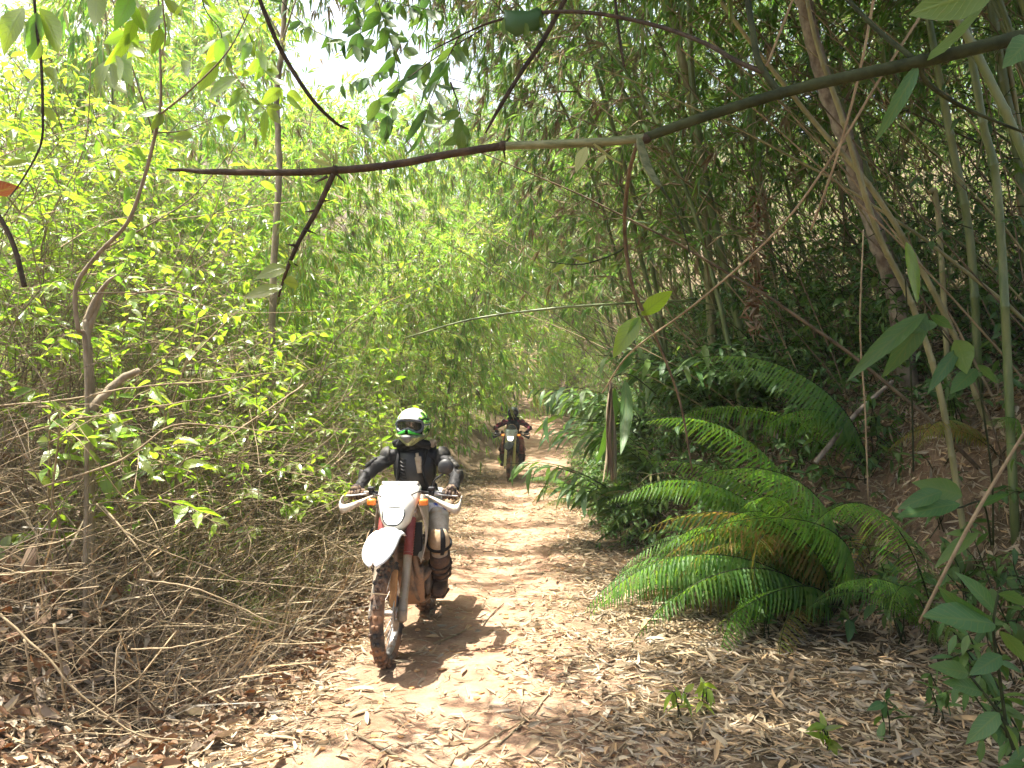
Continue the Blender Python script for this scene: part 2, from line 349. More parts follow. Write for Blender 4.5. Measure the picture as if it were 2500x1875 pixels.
def G(x, y): return (float(x), float(y), float(HT(x, y)))

gx = np.concatenate([-np.geomspace(160, 4.2, 40)[:-1], np.arange(-4.2, 4.8, 0.05), np.geomspace(4.8, 160, 40)])
gy = np.concatenate([np.arange(-8, 2.4, 0.4), np.arange(2.4, 9.0, 0.05), np.arange(9.0, 22, 0.13), np.geomspace(22, 200, 60)])
X, Y = np.meshgrid(gx, gy); Z = HT(X, Y)
mb = MB(); nx, ny = len(gx), len(gy); i, j = np.meshgrid(np.arange(ny - 1), np.arange(nx - 1), indexing='ij'); i = i.ravel(); j = j.ravel()
mb.add(np.stack([X.ravel(), Y.ravel(), Z.ravel()], 1), np.stack([i * nx + j, i * nx + j + 1, (i + 1) * nx + j + 1, (i + 1) * nx + j], 1))
m, n, l, b = new_mat("red_soil"); M["soil"] = m
tc = n.new("ShaderNodeTexCoord"); at = n.new("ShaderNodeAttribute"); at.attribute_name = "bare"
n1 = n.new("ShaderNodeTexNoise"); n1.inputs["Scale"].default_value = 3.5; n1.inputs["Detail"].default_value = 9; n1.inputs["Roughness"].default_value = 0.7; l.new(tc.outputs["Object"], n1.inputs["Vector"])
n2 = n.new("ShaderNodeTexNoise"); n2.inputs["Scale"].default_value = 45; n2.inputs["Detail"].default_value = 6; n2.inputs["Roughness"].default_value = 0.75; l.new(tc.outputs["Object"], n2.inputs["Vector"])
ra = ramp(n, [(0.3, (0.25, 0.135, 0.085)), (0.55, (0.36, 0.235, 0.155)), (0.75, (0.45, 0.33, 0.235))]); l.new(n1.outputs[0], ra.inputs[0])
rb = ramp(n, [(0.3, (0.045, 0.032, 0.018)), (0.5, (0.10, 0.072, 0.042)), (0.7, (0.17, 0.125, 0.075))]); l.new(n2.outputs[0], rb.inputs[0])
mi = n.new("ShaderNodeMixRGB"); l.new(at.outputs["Fac"], mi.inputs[0]); l.new(rb.outputs[0], mi.inputs[1]); l.new(ra.outputs[0], mi.inputs[2])
m2 = n.new("ShaderNodeMixRGB"); m2.blend_type = 'OVERLAY'; m2.inputs[0].default_value = 0.5; l.new(mi.outputs[0], m2.inputs[1]); l.new(n2.outputs[0], m2.inputs[2])
l.new(m2.outputs[0], b.inputs["Base Color"]); b.inputs["Roughness"].default_value = 0.95; b.inputs["Specular IOR Level"].default_value = 0.1
bp = n.new("ShaderNodeBump"); bp.inputs["Strength"].default_value = 0.7; bp.inputs["Distance"].default_value = 0.02; l.new(n2.outputs[0], bp.inputs["Height"]); l.new(bp.outputs[0], b.inputs["Normal"])
ground = tag(mb.build("ground", m), "red earth trail between two wooded banks, strewn with dry bamboo leaves", kind="structure")
bare = np.clip(1.25 - np.abs(X - path_c(Y)) / (0.95 + 0.5 * np.clip((5.5 - Y) / 3, 0, 1)) + 0.9 * vnoise(X, Y, 0.5, 8), 0, 1)
scarp = np.exp(-(((X - foot_r(Y)) - 0.75) / 0.45) ** 2) * (vnoise(X, Y, 1.3, 9) > -0.1) * 0.35 * (Y > 5.6) * (Y < 7.6)
bare = np.maximum(bare, scarp)
ground.data.attributes.new("bare", 'FLOAT', 'POINT').data.foreach_set("value", bare.ravel().astype(np.float32))
# ------------------------------------------------------------------ pale air volume added to imitate lens glare and glow
def veil_box(x0, x1, y0, y1, z0, z1, density):
    mb = MB(); V = [(x, y, z) for x in (x0, x1) for y in (y0, y1) for z in (z0, z1)]
    mb.add(V, np.array([(0, 1, 3, 2), (4, 6, 7, 5), (0, 4, 5, 1), (2, 3, 7, 6), (0, 2, 6, 4), (1, 5, 7, 3)]))
    m = bpy.data.materials.new("lens_veil_air"); m.use_nodes = True; n = m.node_tree.nodes; n.clear()
    pv = n.new("ShaderNodeVolumePrincipled"); pv.inputs["Color"].default_value = (0.97, 1.0, 0.97, 1); pv.inputs["Density"].default_value = density; pv.inputs["Anisotropy"].default_value = 0.3
    ou = n.new("ShaderNodeOutputMaterial"); m.node_tree.links.new(pv.outputs[0], ou.inputs["Volume"])
    tag(mb.build("lens_veil", m, smooth=False), "thin pale air volume added to imitate lens glare and glow over the trail", kind="stuff")
# ------------------------------------------------------------------ bamboo
def bamboo_meshes(seed, H, r0, lean, arch, start, fans, leafL, mats, n=24, blen=1.0, per_node=(2, 4), dead=0.0):
    g = np.random.default_rng(seed); t = np.linspace(0, 1, n); th = lean + arch * t ** 2.2 ; ds = H / (n - 1)
    C = np.stack([np.concatenate([[0], np.cumsum(np.sin(th[1:]) * ds)]), 0.12 * np.sin(t * 4 + seed) * t * H / 9, np.concatenate([[0], np.cumsum(np.cos(th[1:]) * ds)])], 1)
    rad = r0 * (1 - 0.88 * t); mb = MB(); P = []; q = []
    for i in range(n):
        d = unit(C[min(i + 1, n - 1)] - C[max(i - 1, 0)])
        P += [C[i] - d * 0.02, C[i], C[i] + d * 0.02]; q += [rad[i], rad[i] * 1.22, rad[i]]
    P[0] = C[0] - (0, 0, 0.3); tube(mb, P, q, 7); culm = mb.data("culm", mats[0])
    br = MB(); lf = MB(); LP = []; LD = []; LL = []; LR = []; DP = []; DD = []; DL = []
    for i in range(n):
        if t[i] < start: continue
        k = int(g.integers(*per_node)) + (i == n - 1) * 2; tg = unit(C[min(i + 1, n - 1)] - C[max(i - 1, 0)])
        for _ in range(k):
            a = g.uniform(0, 6.283); o = unit(np.cross(tg, (math.cos(a), math.sin(a), 0.2))); L = blen * g.uniform(0.5, 1.15) * (1.15 - 0.55 * t[i]); d = unit(o + tg * g.uniform(0.3, 1.0))
            pts = [C[i]]
            for s_ in range(5):
                d = unit(d + (0, 0, -0.16 - 0.05 * s_) + g.normal(0, 0.10, 3)); pts.append(pts[-1] + d * L / 5)
            pts = np.array(pts); tube(br, pts, [0.006 * blen, 0.002], 3, cap=False)
            m_ = int(g.integers(fans - 1, fans + 2))
            for f_ in range(m_):
                u = g.uniform(0.3, 1.0) if f_ else 1.0; x = u * 5; ii = min(int(x), 4); p = pts[ii] + (pts[ii + 1] - pts[ii]) * (x - ii); bd = unit(pts[ii + 1] - pts[ii])
                c = int(g.integers(4, 8)); side = unit(np.cross(bd, g.normal(0, 1, 3))); sp = np.linspace(-1, 1, c)
                fd = unit(bd + g.normal(0, 0.45, 3) + (0, 0, -0.15)); p2 = p + fd * g.uniform(0.03, 0.14)
                D = unit(fd[None] + sp[:, None] * side[None] * 0.75 + g.normal(0, 0.18, (c, 3)) + np.array((0, 0, -0.22)))
                isdead = g.random() < dead
                (DP if isdead else LP).extend(p2 + D * 0.01); (DD if isdead else LD).extend(D); (DL if isdead else LL).extend(leafL * g.uniform(0.6, 1.25, c) * (1 - 0.25 * np.abs(sp)))
    N = len(LP); put_leaves(lf, BAM, LP, LD, LL, g.normal(0, 0.5, N))
    out = [("culm", culm), ("branches", br.data("branches", mats[1])), ("foliage", lf.data("foliage", mats[2], smooth=False))]
    if DP:
        dm = MB(); put_leaves(dm, BAM, DP, np.array(DD) + (0, 0, -0.5), DL, g.normal(0, 0.8, len(DP))); out.append(("dead_leaves", dm.data("dead_leaves", mats[3], smooth=False)))
    return out, C

def make_bamboo(parts, label, group, name="bamboo"):
    r = thing(name, label, "bamboo", (0, 0, -50), 0, group)
    for nm, me in parts: link(nm, me, r)
    return r

rng = np.random.default_rng(11)
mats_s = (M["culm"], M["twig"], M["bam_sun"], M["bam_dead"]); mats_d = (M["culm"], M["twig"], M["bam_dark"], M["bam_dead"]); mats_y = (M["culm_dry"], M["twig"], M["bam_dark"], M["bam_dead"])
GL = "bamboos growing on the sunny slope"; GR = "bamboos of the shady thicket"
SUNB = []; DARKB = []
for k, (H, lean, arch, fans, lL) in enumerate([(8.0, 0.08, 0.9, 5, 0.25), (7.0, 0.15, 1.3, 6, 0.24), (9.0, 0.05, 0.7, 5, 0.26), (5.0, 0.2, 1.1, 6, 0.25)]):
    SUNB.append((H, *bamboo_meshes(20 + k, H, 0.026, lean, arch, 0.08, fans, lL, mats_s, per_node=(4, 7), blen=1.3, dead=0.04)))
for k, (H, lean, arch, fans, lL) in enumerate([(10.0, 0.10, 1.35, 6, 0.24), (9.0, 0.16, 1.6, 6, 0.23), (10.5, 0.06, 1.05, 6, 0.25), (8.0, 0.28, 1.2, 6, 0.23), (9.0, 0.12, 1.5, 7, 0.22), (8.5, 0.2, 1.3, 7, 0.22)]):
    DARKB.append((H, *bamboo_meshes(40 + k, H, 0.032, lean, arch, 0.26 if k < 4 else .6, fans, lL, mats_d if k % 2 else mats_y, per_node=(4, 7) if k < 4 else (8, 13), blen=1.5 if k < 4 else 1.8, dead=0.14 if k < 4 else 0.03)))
protoS = [None] * len(SUNB); protoD = [None] * len(DARKB)
def in_gap(C, sc, x, y, rz):
    Q = C[6:] * sc; z0 = float(HT(x, y)); X_ = x + Q[:, 0] * math.cos(rz) - Q[:, 1] * math.sin(rz); Y_ = y + Q[:, 0] * math.sin(rz) + Q[:, 1] * math.cos(rz); Z_ = z0 + Q[:, 2]
    ok = Y_ > 1; u = 1250 + FOC * X_ / np.maximum(Y_, 1); v = 993 - FOC * (Z_ - 1.7) / np.maximum(Y_, 1); m_ = 1.0 / np.maximum(Y_, 1) * FOC
    return bool((ok & (u > 730 - m_ * .3) & (u < 1060 + m_ * .3) & (v < 215 + m_ * .3) & (v > -100)).any())
def zone(kind, x, y):
    if kind == 'd' and x < 0: return "tall bamboo added out of view beside the sunny slope, to dapple the near trail with shade", "unseen bamboos added to shade the near trail"
    if kind == 's':
        if y < 13: return "slim bamboo behind the leafy shrubs of the sunny slope, its sprays lit from above", "bamboos behind the shrubs of the sunny slope"
        if y < 23: return "bamboo midway along the sunny slope, above the nearest rider's helmet", "bamboos midway along the sunny slope"
        return "far bamboo closing the end of the trail under the sky gap", "far bamboos closing the end of the trail"
    if y < 6.6: return "tall bamboo added out of view beside the litter, arching overhead to shade it", "bamboos arching over the shaded litter"
    if y < 12.5 and x < 6.2: return "bamboo in the crowded thicket round the dark hollow above the ferns", "bamboos round the dark hollow"
    if x >= 6.2: return "bamboo high up the shady bank, seen through the front canes", "bamboos high up the shady bank"
    return "bamboo leaning over the trail where it bends by the farther rider", "bamboos leaning over the trail bend"
def plant_bamboo(kind, k, x, y, rz, H=None, label="", tilt=(0, 0)):
    """rz: the compass angle (radians, 0 = towards +x) the culm arches to"""
    label, grp0 = zone(kind, x, y)
    src, pr, grp = (SUNB, protoS, GL) if kind == 's' else (DARKB, protoD, GR)
    Href, parts, tip = src[k]; sc = H / tip[:, 2].max()
    for _ in range(12):
        if not in_gap(tip, sc, x, y, rz): break
        if kind == 's': sc *= 0.9
        else: rz = math.pi + rng.normal(-.2, .9); sc *= 0.97
    else: return
    if pr[k] is None: pr[k] = make_bamboo(parts, label, grp); o = pr[k]; o.location = G(x, y); o.rotation_euler = (tilt[0], tilt[1], rz); o.scale = (sc,) * 3; o["label"] = label
    else: o = copy_thing(pr[k], G(x, y), rz, sc, label, tilt)
    o["group"] = grp0
    return o

vlim = lambda u: float(np.interp(u, [-200, 450, 620, 720, 1120, 1230, 1400], [-900, -600, -200, 200, 250, 60, -200]))
LAB_S = "thin bamboo with bright drooping sprays standing in the dense sunlit slope"
def try_left(x, y, k, rz, hmax=11, sunlit=True):
    u = 1250 + FOC * (x + 0.5) / y; g0 = float(HT(x, y)); h = (CAM[2] + (993 - vlim(u)) / FOC * y) - g0 - 0.4
    if sunlit and y < 17: h = min(h, max(1.8, (-0.5 - x) / 0.41 - g0 * 0.5))
    vt = np.interp(u, [500, 800], [np.interp(y, [8, 10, 12, 15, 19], [600, 400, 200, 0, -300]), np.interp(y, [8, 10, 14, 18, 22, 27, 34], [900, 840, 720, 600, 480, 370, 240])])
    h = min(h, hmax, CAM[2] + (993 - vt) / FOC * y - g0 + rng.uniform(-.3, .7))        # the slope's plants rise behind each other
    if h < 1.6: return
    plant_bamboo('s', k, x, y, rz, h * rng.uniform(0.85, 1.0), LAB_S)
for y, xs in ((8.6, (-4.4, -5.6)), (9.8, (-3.4, -4.8, -6.2)), (11.2, (-2.9, -3.9, -5.3, -7.0)), (12.8, (-2.6, -3.6, -4.6, -6.2, -8.2)), (14.5, (-2.5, -3.4, -4.6, -5.8, -7.6)),
              (16.5, (-2.1, -3.2, -4.4, -5.8, -7.6, -9.6)), (19, (-2.0, -3.0, -4.2, -5.6, -7.4, -9.6, -12)), (22, (-1.6, -2.6, -3.8, -5.4, -7.2, -9.4, -12)),
              (25.5, (-1.2, -2.2, -3.6, -5.2, -7.2, -10, -13.5)), (29.5, (-0.8, -1.9, -3.4, -5.2, -7.6, -11)), (34, (-0.9, -2.3, -4.2, -6.8, -10)), (39, (-1.5, -0.2, 1.0, 2.4, 3.8, -4, -7))):
    for x in xs:
        try_left(x + rng.uniform(-0.35, 0.35), y + rng.uniform(-0.9, 0.9), int(rng.integers(0, 4)), rng.uniform(-1.3, 1.3))

LAB_D = "bamboo arching towards the trail, one of the crowded thicket on the shady bank"
for y, xs in ((0.6, (3.6, 4.4)), (1.6, (3.6, 4.2, 5.0)), (2.6, (4.0, 4.6, 5.4)), (3.4, (4.4, 5.0, 5.8)), (4.2, (4.4, 5.0, 5.8, 7)), (5.2, (4.8, 5.5, 6.4, 7.6)), (6.0, (4.6, 5.4, 6.4)), (6.8, (4.4, 5.4, 6.8, 8.4)), (8.0, (3.9, 4.8, 5.8, 7.6, 9.4)), (9.2, (3.2, 4.2, 5.2, 6.8)), (10.4, (2.8, 3.6, 4.6, 5.8, 7.8, 10)), (11.8, (2.6, 3.4, 4.4, 5.6, 7.2, 9.2, 12)),
              (9.5, (8.4, 10)), (12.5, (10, 13)), (13.2, (2.5, 3.3, 4.4, 6.0, 8.0, 10)), (15, (2.5, 3.4, 4.6, 6.4, 8.6, 11, 14)), (17.5, (2.7, 3.7, 5.2, 7.2, 9.6)), (20.5, (2.9, 4.0, 5.6, 8.0, 11, 14)), (24, (3.2, 4.4, 6.2, 9.0)), (28, (3.4, 4.8, 7.0)), (33, (3.3, 5.0, 7.6))):
    for x in xs:
        plant_bamboo('d', int(rng.integers(0, 4)) if y > 6.5 else int(rng.integers(4, 6)), x + rng.uniform(-0.3, 0.3), y + rng.uniform(-0.5, 0.5), math.pi + rng.normal(0, 0.55), rng.uniform(6.4, 8.2) * (1.0 if y < 16 else 1.25), LAB_D)

for k, x, y, a in ((4, 2.45, 1.5, .15), (5, 2.7, 2.3, .1), (4, 2.95, 2.9, 0), (5, 3.1, 3.5, .1), (4, 3.5, 4.2, -.1), (5, 3.95, 4.9, 0), (4, 3.3, 2.5, -.2), (5, 3.8, 3.4, -.1), (4, 4.1, 4.0, .1), (5, 2.6, .9, .3), (4, 4.3, 5.5, .1), (5, 4.6, 6.1, .05), (1, 2.6, 16.2, .1), (1, 2.8, 17.6, 0), (1, 2.7, 18.6, -.1), (3, 2.9, 19.6, .1), (1, 2.55, 8.4, .2), (1, 2.1, 9.7, -.1), (1, 2.0, 11.2, .1), (4, -3.3, 2.3, math.pi - .35), (5, -3.9, 3.3, math.pi - .1)):  # added shade bamboos: unseen over litter and near path, others over the farther rider
    plant_bamboo('d', k, x, y, math.pi - a, rng.uniform(6.0, 7.2), LAB_D)
for x, y in ((0.2, 30.5), (1.2, 31), (2.2, 30), (3.0, 28.5), (1.8, 33), (.4, 34), (2.9, 33), (-.5, 25.5), (.0, 27.5), (2.7, 24.5), (2.5, 27), (1.0, 29), (-.3, 29.5)): plant_bamboo('s', int(rng.integers(0, 4)), x, y, rng.uniform(0, 6.28), rng.uniform(3.0, 6.0), LAB_S)
for x, y in ((-2.7, 17.2), (-2.4, 18.3), (-2.6, 19.2)): plant_bamboo('s', 1, x, y, rng.normal(0, .2), 6.4, LAB_S)  # added so their leaves keep the sun off the farther rider
for x, y, h in ((-4.6, 11.6, 6.2), (-5.8, 12.6, 7.0), (-7.4, 13, 7.2), (-5.2, 14.2, 7.4), (-6.8, 15.4, 8), (-8.6, 15, 8), (-6.0, 17.5, 8.6), (-8.2, 18.5, 9), (-10.5, 17.5, 9), (-4.6, 16.4, 6.6), (-7.2, 10.6, 6.2), (-5.4, 9.6, 5.2)): plant_bamboo('s', int(rng.integers(0, 4)), x, y, rng.uniform(-1.2, 1.2), h, LAB_S)

# ------------------------------------------------------------------ undergrowth that nobody could count
def leafy_twigs(lf, st, g, P, D, L, shapes, leafL, nl, droop=0.25, mleaf=0, mst=0, roll=0.5, spread=0.9):
    P = np.asarray(P, float); D = unit(D); N = len(P); L = np.asarray(L, float)
    k = 4; pts = [P]; d = D.copy()
    for s_ in range(k):
        d = unit(d + np.array((0, 0, -droop / k * (1 + s_))) + g.normal(0, 0.08, (N, 3))); pts.append(pts[-1] + d * (L / k)[:, None])
    pts = np.stack(pts, 1)
    if st is not None:
        for i in range(N): tube(st, pts[i], [0.004 + 0.0025 * L[i], 0.0015], 3, mst, cap=False)
    u = np.linspace(0.25, 1.0, nl)[None] + g.uniform(-0.05, 0.05, (N, nl)); u = np.clip(u, 0, 0.999) * k; ii = u.astype(int); f = (u - ii)[..., None]
    a = np.take_along_axis(pts, ii[..., None].repeat(3, 2), 1); b_ = np.take_along_axis(pts, (ii + 1)[..., None].repeat(3, 2), 1)
    p = a + (b_ - a) * f; bd = unit(b_ - a); side = unit(np.cross(bd, np.array((0, 0, 1.0)) + g.normal(0, 0.35, bd.shape)))
    sg = np.where(np.arange(nl) % 2 == 0, 1, -1)[None, :, None]
    LD = unit(bd * 0.6 + side * sg * spread + g.normal(0, 0.25, bd.shape) + np.array((0, 0, -0.15)))
    LLn = leafL * g.uniform(0.7, 1.25, (N, 1)) * g.uniform(0.5, 1.15, (N, nl)) * (1 - 0.3 * np.abs(np.linspace(-1, 1, nl)))[None]
    put_leaves(lf, shapes, p.reshape(-1, 3), LD.reshape(-1, 3), LLn.ravel(), g.normal(0, roll, N * nl), mleaf)

g = np.random.default_rng(5)
# leafy tangle of the left slope
lf = MB(); st = MB()
N = 3600; y = 7.4 + 25 * g.uniform(0, 1, N) ** 1.25; t = g.uniform(0.2, 1, N) ** 1.3 * np.minimum(9, 2.0 + y * 0.38); x = foot_l(y) - 0.2 - t
z = HT(x, y) + g.uniform(0.0, 1, N) * np.minimum(2.8, 0.1 + 0.8 * t)
D = np.stack([g.normal(0.5, 0.6, N), g.normal(-0.3, 0.6, N), g.uniform(0.2, 1.0, N)], 1)
leafy_twigs(lf, st, g, np.stack([x, y, z], 1), D, g.uniform(0.4, 1.0, N), BAM, 0.21, 13)
tag(link("undergrowth", lf.data("undergrowth", M["bam_sun"], False)), "tangled bright green leaves covering the sunny slope beside the trail", kind="stuff")
tag(link("undergrowth", st.data("undergrowth", M["twig"])), "thin stems tangled among the bright leaves of the sunny slope", kind="stuff")
lf = MB(); st = MB(); N = 1500; y = 4.4 + 7.3 * g.uniform(0, 1, N) ** 0.9; t = .35 + 4.4 * g.uniform(0, 1, N) ** .8; x = foot_l(y) - t
z = HT(x, y) + np.minimum(.15 + .62 * t, 1.6) + g.uniform(0, 1, N) * np.minimum(2.2, .1 + .75 * t)
leafy_twigs(lf, st, g, np.stack([x, y, z], 1), np.stack([g.normal(0.4, .7, N), g.normal(-0.4, .6, N), g.uniform(0, .8, N)], 1), g.uniform(.4, 1.0, N), BRF, 0.155, 9)
tag(link("leafy_undergrowth", lf.data("leafy_undergrowth", M["broad"], False)), "mass of oval yellow-green leaves over the twigs of the sunny slope", kind="stuff")
tag(link("leafy_undergrowth", st.data("leafy_undergrowth", M["twig"])), "thin brown twigs carrying the oval leaves of the sunny slope", kind="stuff")
# low leafy cover of the shady bank
lf = MB(); st = MB(); N = 1500; y = 4.8 + 18 * g.uniform(0, 1, N) ** 1.3; s_ = g.uniform(0.0, 1, N) ** 1.2 * 4.2; x = foot_r(y) + 0.1 + s_
keep = ~((x - foot_r(y) > .5) & (x - foot_r(y) < 1.05) & (y > 5.6) & (y < 7.2) & (x > 3.05) & (np.arange(N) % 4 > 0)) & ~((y < 6) & (s_ < .3)); x, y = x[keep], y[keep]; N = len(x)
P = np.stack([x, y, HT(x, y) + 0.02], 1); D = np.stack([g.normal(-0.5, 0.5, N), g.normal(-0.2, 0.5, N), g.uniform(0.5, 1.2, N)], 1)
leafy_twigs(lf, st, g, P, D, g.uniform(0.2, 0.6, N), BRO, 0.13, 8, droop=0.6)
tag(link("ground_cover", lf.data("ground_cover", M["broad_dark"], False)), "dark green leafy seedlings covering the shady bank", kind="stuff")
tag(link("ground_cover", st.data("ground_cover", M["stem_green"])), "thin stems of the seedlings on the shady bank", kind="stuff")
# bright weeds along the foot of the left slope
lf = MB(); N = 1500; y = 5.2 + 6 * g.uniform(0, 1, N) ** 1.3; x = foot_l(y) - 0.05 - np.abs(g.normal(0, 0.7, N)); P = np.stack([x, y, HT(x, y) + g.uniform(0, 0.45, N) * np.minimum(1, np.abs(x - foot_l(y)) + .3)], 1)
leafy_twigs(lf, None, g, P, np.stack([g.normal(0, 0.5, N), g.normal(0, 0.5, N), np.ones(N)], 1), g.uniform(0.1, 0.35, N), BAM, 0.07, 12, droop=0.5, spread=.8)
tag(link("weeds", lf.data("weeds", M["weed"], False)), "small bright weeds along the foot of the sunny slope", kind="stuff")
# dry twig tangle and dead grass of the left slope
st = MB(); N = 3600; y = g.uniform(3.7, 9.5, N); t = g.uniform(0, 1, N) * 3.1; x = foot_l(y) - 0.05 - t
z = HT(x, y) + g.uniform(0, 1, N) ** 1.2 * np.minimum(2.3, 0.10 + 1.0 * t)
a = g.normal(0.15, 0.45, N); D = unit(np.stack([np.cos(a), np.sin(a) * 0.8, g.normal(0.12, 0.28, N)], 1)) * np.where(g.random(N) < 0.5, 1, -1)[:, None]
L = g.uniform(0.4, 1.5, N); c = (g.random(N) < 0.3).astype(int)
for i in range(N):
    bend = g.normal(0, 0.16, 3) + (0, 0, -0.10); p0 = np.array((x[i], y[i], z[i])); q = np.linspace(-0.5, 0.5, 6)[:, None]
    tube(st, p0 + D[i] * L[i] * q + bend * L[i] * (q ** 2) * 2 + g.normal(0, 0.012, (6, 3)), [0.0012 + 0.0052 * g.random() ** 3, 0.0012], 3, c[i], cap=False)
for i in range(640):                       # long thin vines wound through the heap
    yy = g.uniform(4.0, 8.5); tt = g.uniform(.3, 3.2); p0 = np.array((float(foot_l(yy)) - tt, yy, 0)); p0[2] = float(HT(p0[0], yy)); hh = g.uniform(.5, 1.5) * min(3.0, .5 + 1.2 * tt)
    pts = [p0 + (0, 0, -.05)] + [p0 + np.array((g.normal(.2 * k_, .3), g.normal(-.05, .25), hh * k_ / 3 * (1 if k_ < 3 else g.uniform(.5, 1)))) for k_ in (1, 2, 3)]
    tube(st, catmull(pts, 4), [0.002 + 0.006 * g.random() ** 2, .0015], 4, int(g.random() < .6), cap=False)
tag(link("dry_twig_tangle", st.data("dry_twig_tangle", [M["twig"], M["twig_dark"]])), "tangle of dry tan twigs lying over the foot of the sunny slope", kind="stuff")
gr = MB(); N = 12000; y = g.uniform(4.2, 13, N); t = g.uniform(0, 1, N) ** 1.2 * 2.6; x = foot_l(y) + 0.1 - t
P = np.stack([x, y, HT(x, y) + g.uniform(0, 1, N) ** 2 * np.minimum(1.1, .6 * np.maximum(0, t - .1))], 1); D = np.stack([g.normal(0.25, 0.6, N), g.normal(-0.2, 0.6, N), g.uniform(0.15, 1, N)], 1)
put_leaves(gr, [leaf_shape(0.011, [0.45], [1], 0.2, dd) for dd in (0.2, 0.5, 0.8)], P, D, g.uniform(0.15, 0.55, N), g.uniform(0, 6, N))
tag(link("dead_grass", gr.data("dead_grass", M["litter"], False)), "dead straw coloured grass matted along the foot of the sunny slope", kind="stuff")
# thin canes and dead branches deep in the right thicket
st = MB(); N = 420; y = g.uniform(5.5, 15, N); x = foot_r(y) + 0.9 + g.uniform(0, 5.5, N); P = np.stack([x, y, HT(x, y) - 0.1], 1)
for i in range(N):
    L = g.uniform(1.5, 5.5); d = unit(np.array((g.normal(-0.35, 0.35), g.normal(0, 0.25), 1.0))); q = np.linspace(0, 1, 7)[:, None]; lf_ = np.array((-g.uniform(0.0, 0.8), g.normal(0, 0.2), -0.25))
    tube(st, P[i] + d * L * q + lf_ * L * 0.5 * q ** 2, [0.006 + 0.012 * g.random() ** 2, 0.004], 4, int(g.integers(0, 3)), cap=False)
tag(link("thin_canes", st.data("thin_canes", [M["twig"], M["twig_dark"], M["culm_dry"]])), "crowd of thin dry canes in the dark of the shady thicket", kind="stuff")
dm = MB(); N = 6000; y = g.uniform(6, 17, N); x = foot_r(y) + 1.2 + g.uniform(0, 5.5, N); P = np.stack([x, y, HT(x, y) + g.uniform(0.3, 4.2, N)], 1)
put_leaves(dm, BAM, P, np.stack([g.normal(-0.2, 0.5, N), g.normal(0, 0.5, N), g.normal(-0.8, 0.4, N)], 1), g.uniform(0.08, 0.22, N), g.uniform(0, 6, N))
tag(link("hanging_dead_leaves", dm.data("hanging_dead_leaves", M["bam_dead"], False)), "withered brown bamboo leaves caught among the canes of the thicket", kind="stuff")

# leaf mass behind the canes of the thicket
lf = MB(); N = 5200; y = 7.0 + 19 * g.uniform(0, 1, N) ** 1.2; x = foot_r(y) + 1.6 + g.uniform(0, 1, N) * (3.5 + 0.45 * y); P = np.stack([x, y, HT(x, y) + np.where(g.random(N) < .45, g.uniform(4.2, 7.5, N), 0.3 + g.uniform(0, 1, N) ** 0.7 * 5.0)], 1)
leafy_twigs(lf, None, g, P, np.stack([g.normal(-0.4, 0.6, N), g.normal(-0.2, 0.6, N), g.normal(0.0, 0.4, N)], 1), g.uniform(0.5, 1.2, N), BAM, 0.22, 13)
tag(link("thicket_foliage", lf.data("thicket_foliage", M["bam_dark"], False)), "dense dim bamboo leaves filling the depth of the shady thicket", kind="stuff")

lf = MB(); st = MB(); N = 2600; y = 8.5 + 21 * g.uniform(0, 1, N); x = foot_r(y) + .15 + g.uniform(0, 1, N) ** .8 * 5.0; P = np.stack([x, y, HT(x, y) + g.uniform(0, 1.3, N) * np.minimum(1, (x - foot_r(y)))], 1)
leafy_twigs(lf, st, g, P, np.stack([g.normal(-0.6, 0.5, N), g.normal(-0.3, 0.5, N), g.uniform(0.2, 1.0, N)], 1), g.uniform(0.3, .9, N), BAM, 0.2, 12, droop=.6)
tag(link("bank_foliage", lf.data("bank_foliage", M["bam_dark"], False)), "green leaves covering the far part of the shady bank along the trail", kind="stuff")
tag(link("bank_foliage", st.data("bank_foliage", M["twig"])), "thin stems under the leaves of the far part of the bank", kind="stuff")

lf = MB(); N = 2600; y = g.uniform(8, 22, N); x = 5.5 + g.uniform(0, 1, N) * (4 + .35 * y); P = np.stack([x, y, HT(x, y) + 0.1 + g.uniform(0, 1, N) ** .8 * 4.5], 1)
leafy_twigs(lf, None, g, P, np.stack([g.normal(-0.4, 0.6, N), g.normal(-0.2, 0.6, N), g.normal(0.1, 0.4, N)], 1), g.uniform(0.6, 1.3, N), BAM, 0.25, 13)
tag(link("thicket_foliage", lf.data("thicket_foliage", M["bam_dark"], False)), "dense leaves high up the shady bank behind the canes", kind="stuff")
# withered leaves caught in the twig heap, roots on the scarp
dm = MB(); N = 1500; y = g.uniform(3.8, 6.5, N); t = .3 + g.uniform(0, 1, N) * 2.4; x = foot_l(y) - t; P = np.stack([x, y, HT(x, y) + g.uniform(0, 1, N) * np.minimum(1.4, .1 + .6 * t)], 1)
put_leaves(dm, [leaf_shape(w_, [.25, .6, .85], [.8, 1, .5], f, d) for w_, f, d in ((.24, .6, -.2), (.2, -.5, .5), (.28, .9, .6))], P, np.stack([g.normal(0, .6, N), g.normal(0, .6, N), g.normal(-.6, .5, N)], 1), g.uniform(.03, .11, N), g.uniform(0, 6, N))
tag(link("withered_leaves", dm.data("withered_leaves", M["dead_broad"], False)), "small withered brown leaves caught all through the twig heap", kind="stuff")
st = MB(); N = 90; y = g.uniform(5.2, 8.4, N); x = foot_r(y) + g.uniform(.5, 1.3, N)
for i in range(N):
    l_ = g.uniform(.15, .6); q = np.linspace(0, 1, 6); xx = x[i] - .02 - q * l_ * .45; P = np.stack([xx, y[i] + np.cumsum(g.normal(0, .025, 6)), 0 * q], 1); P[:, 2] = HT(P[:, 0], P[:, 1]) + .012 + .05 * np.sin(q * 3.1); tube(st, P, [.002 + .005 * g.random() ** 2, .0015], 4, int(g.random() < .5), cap=False)
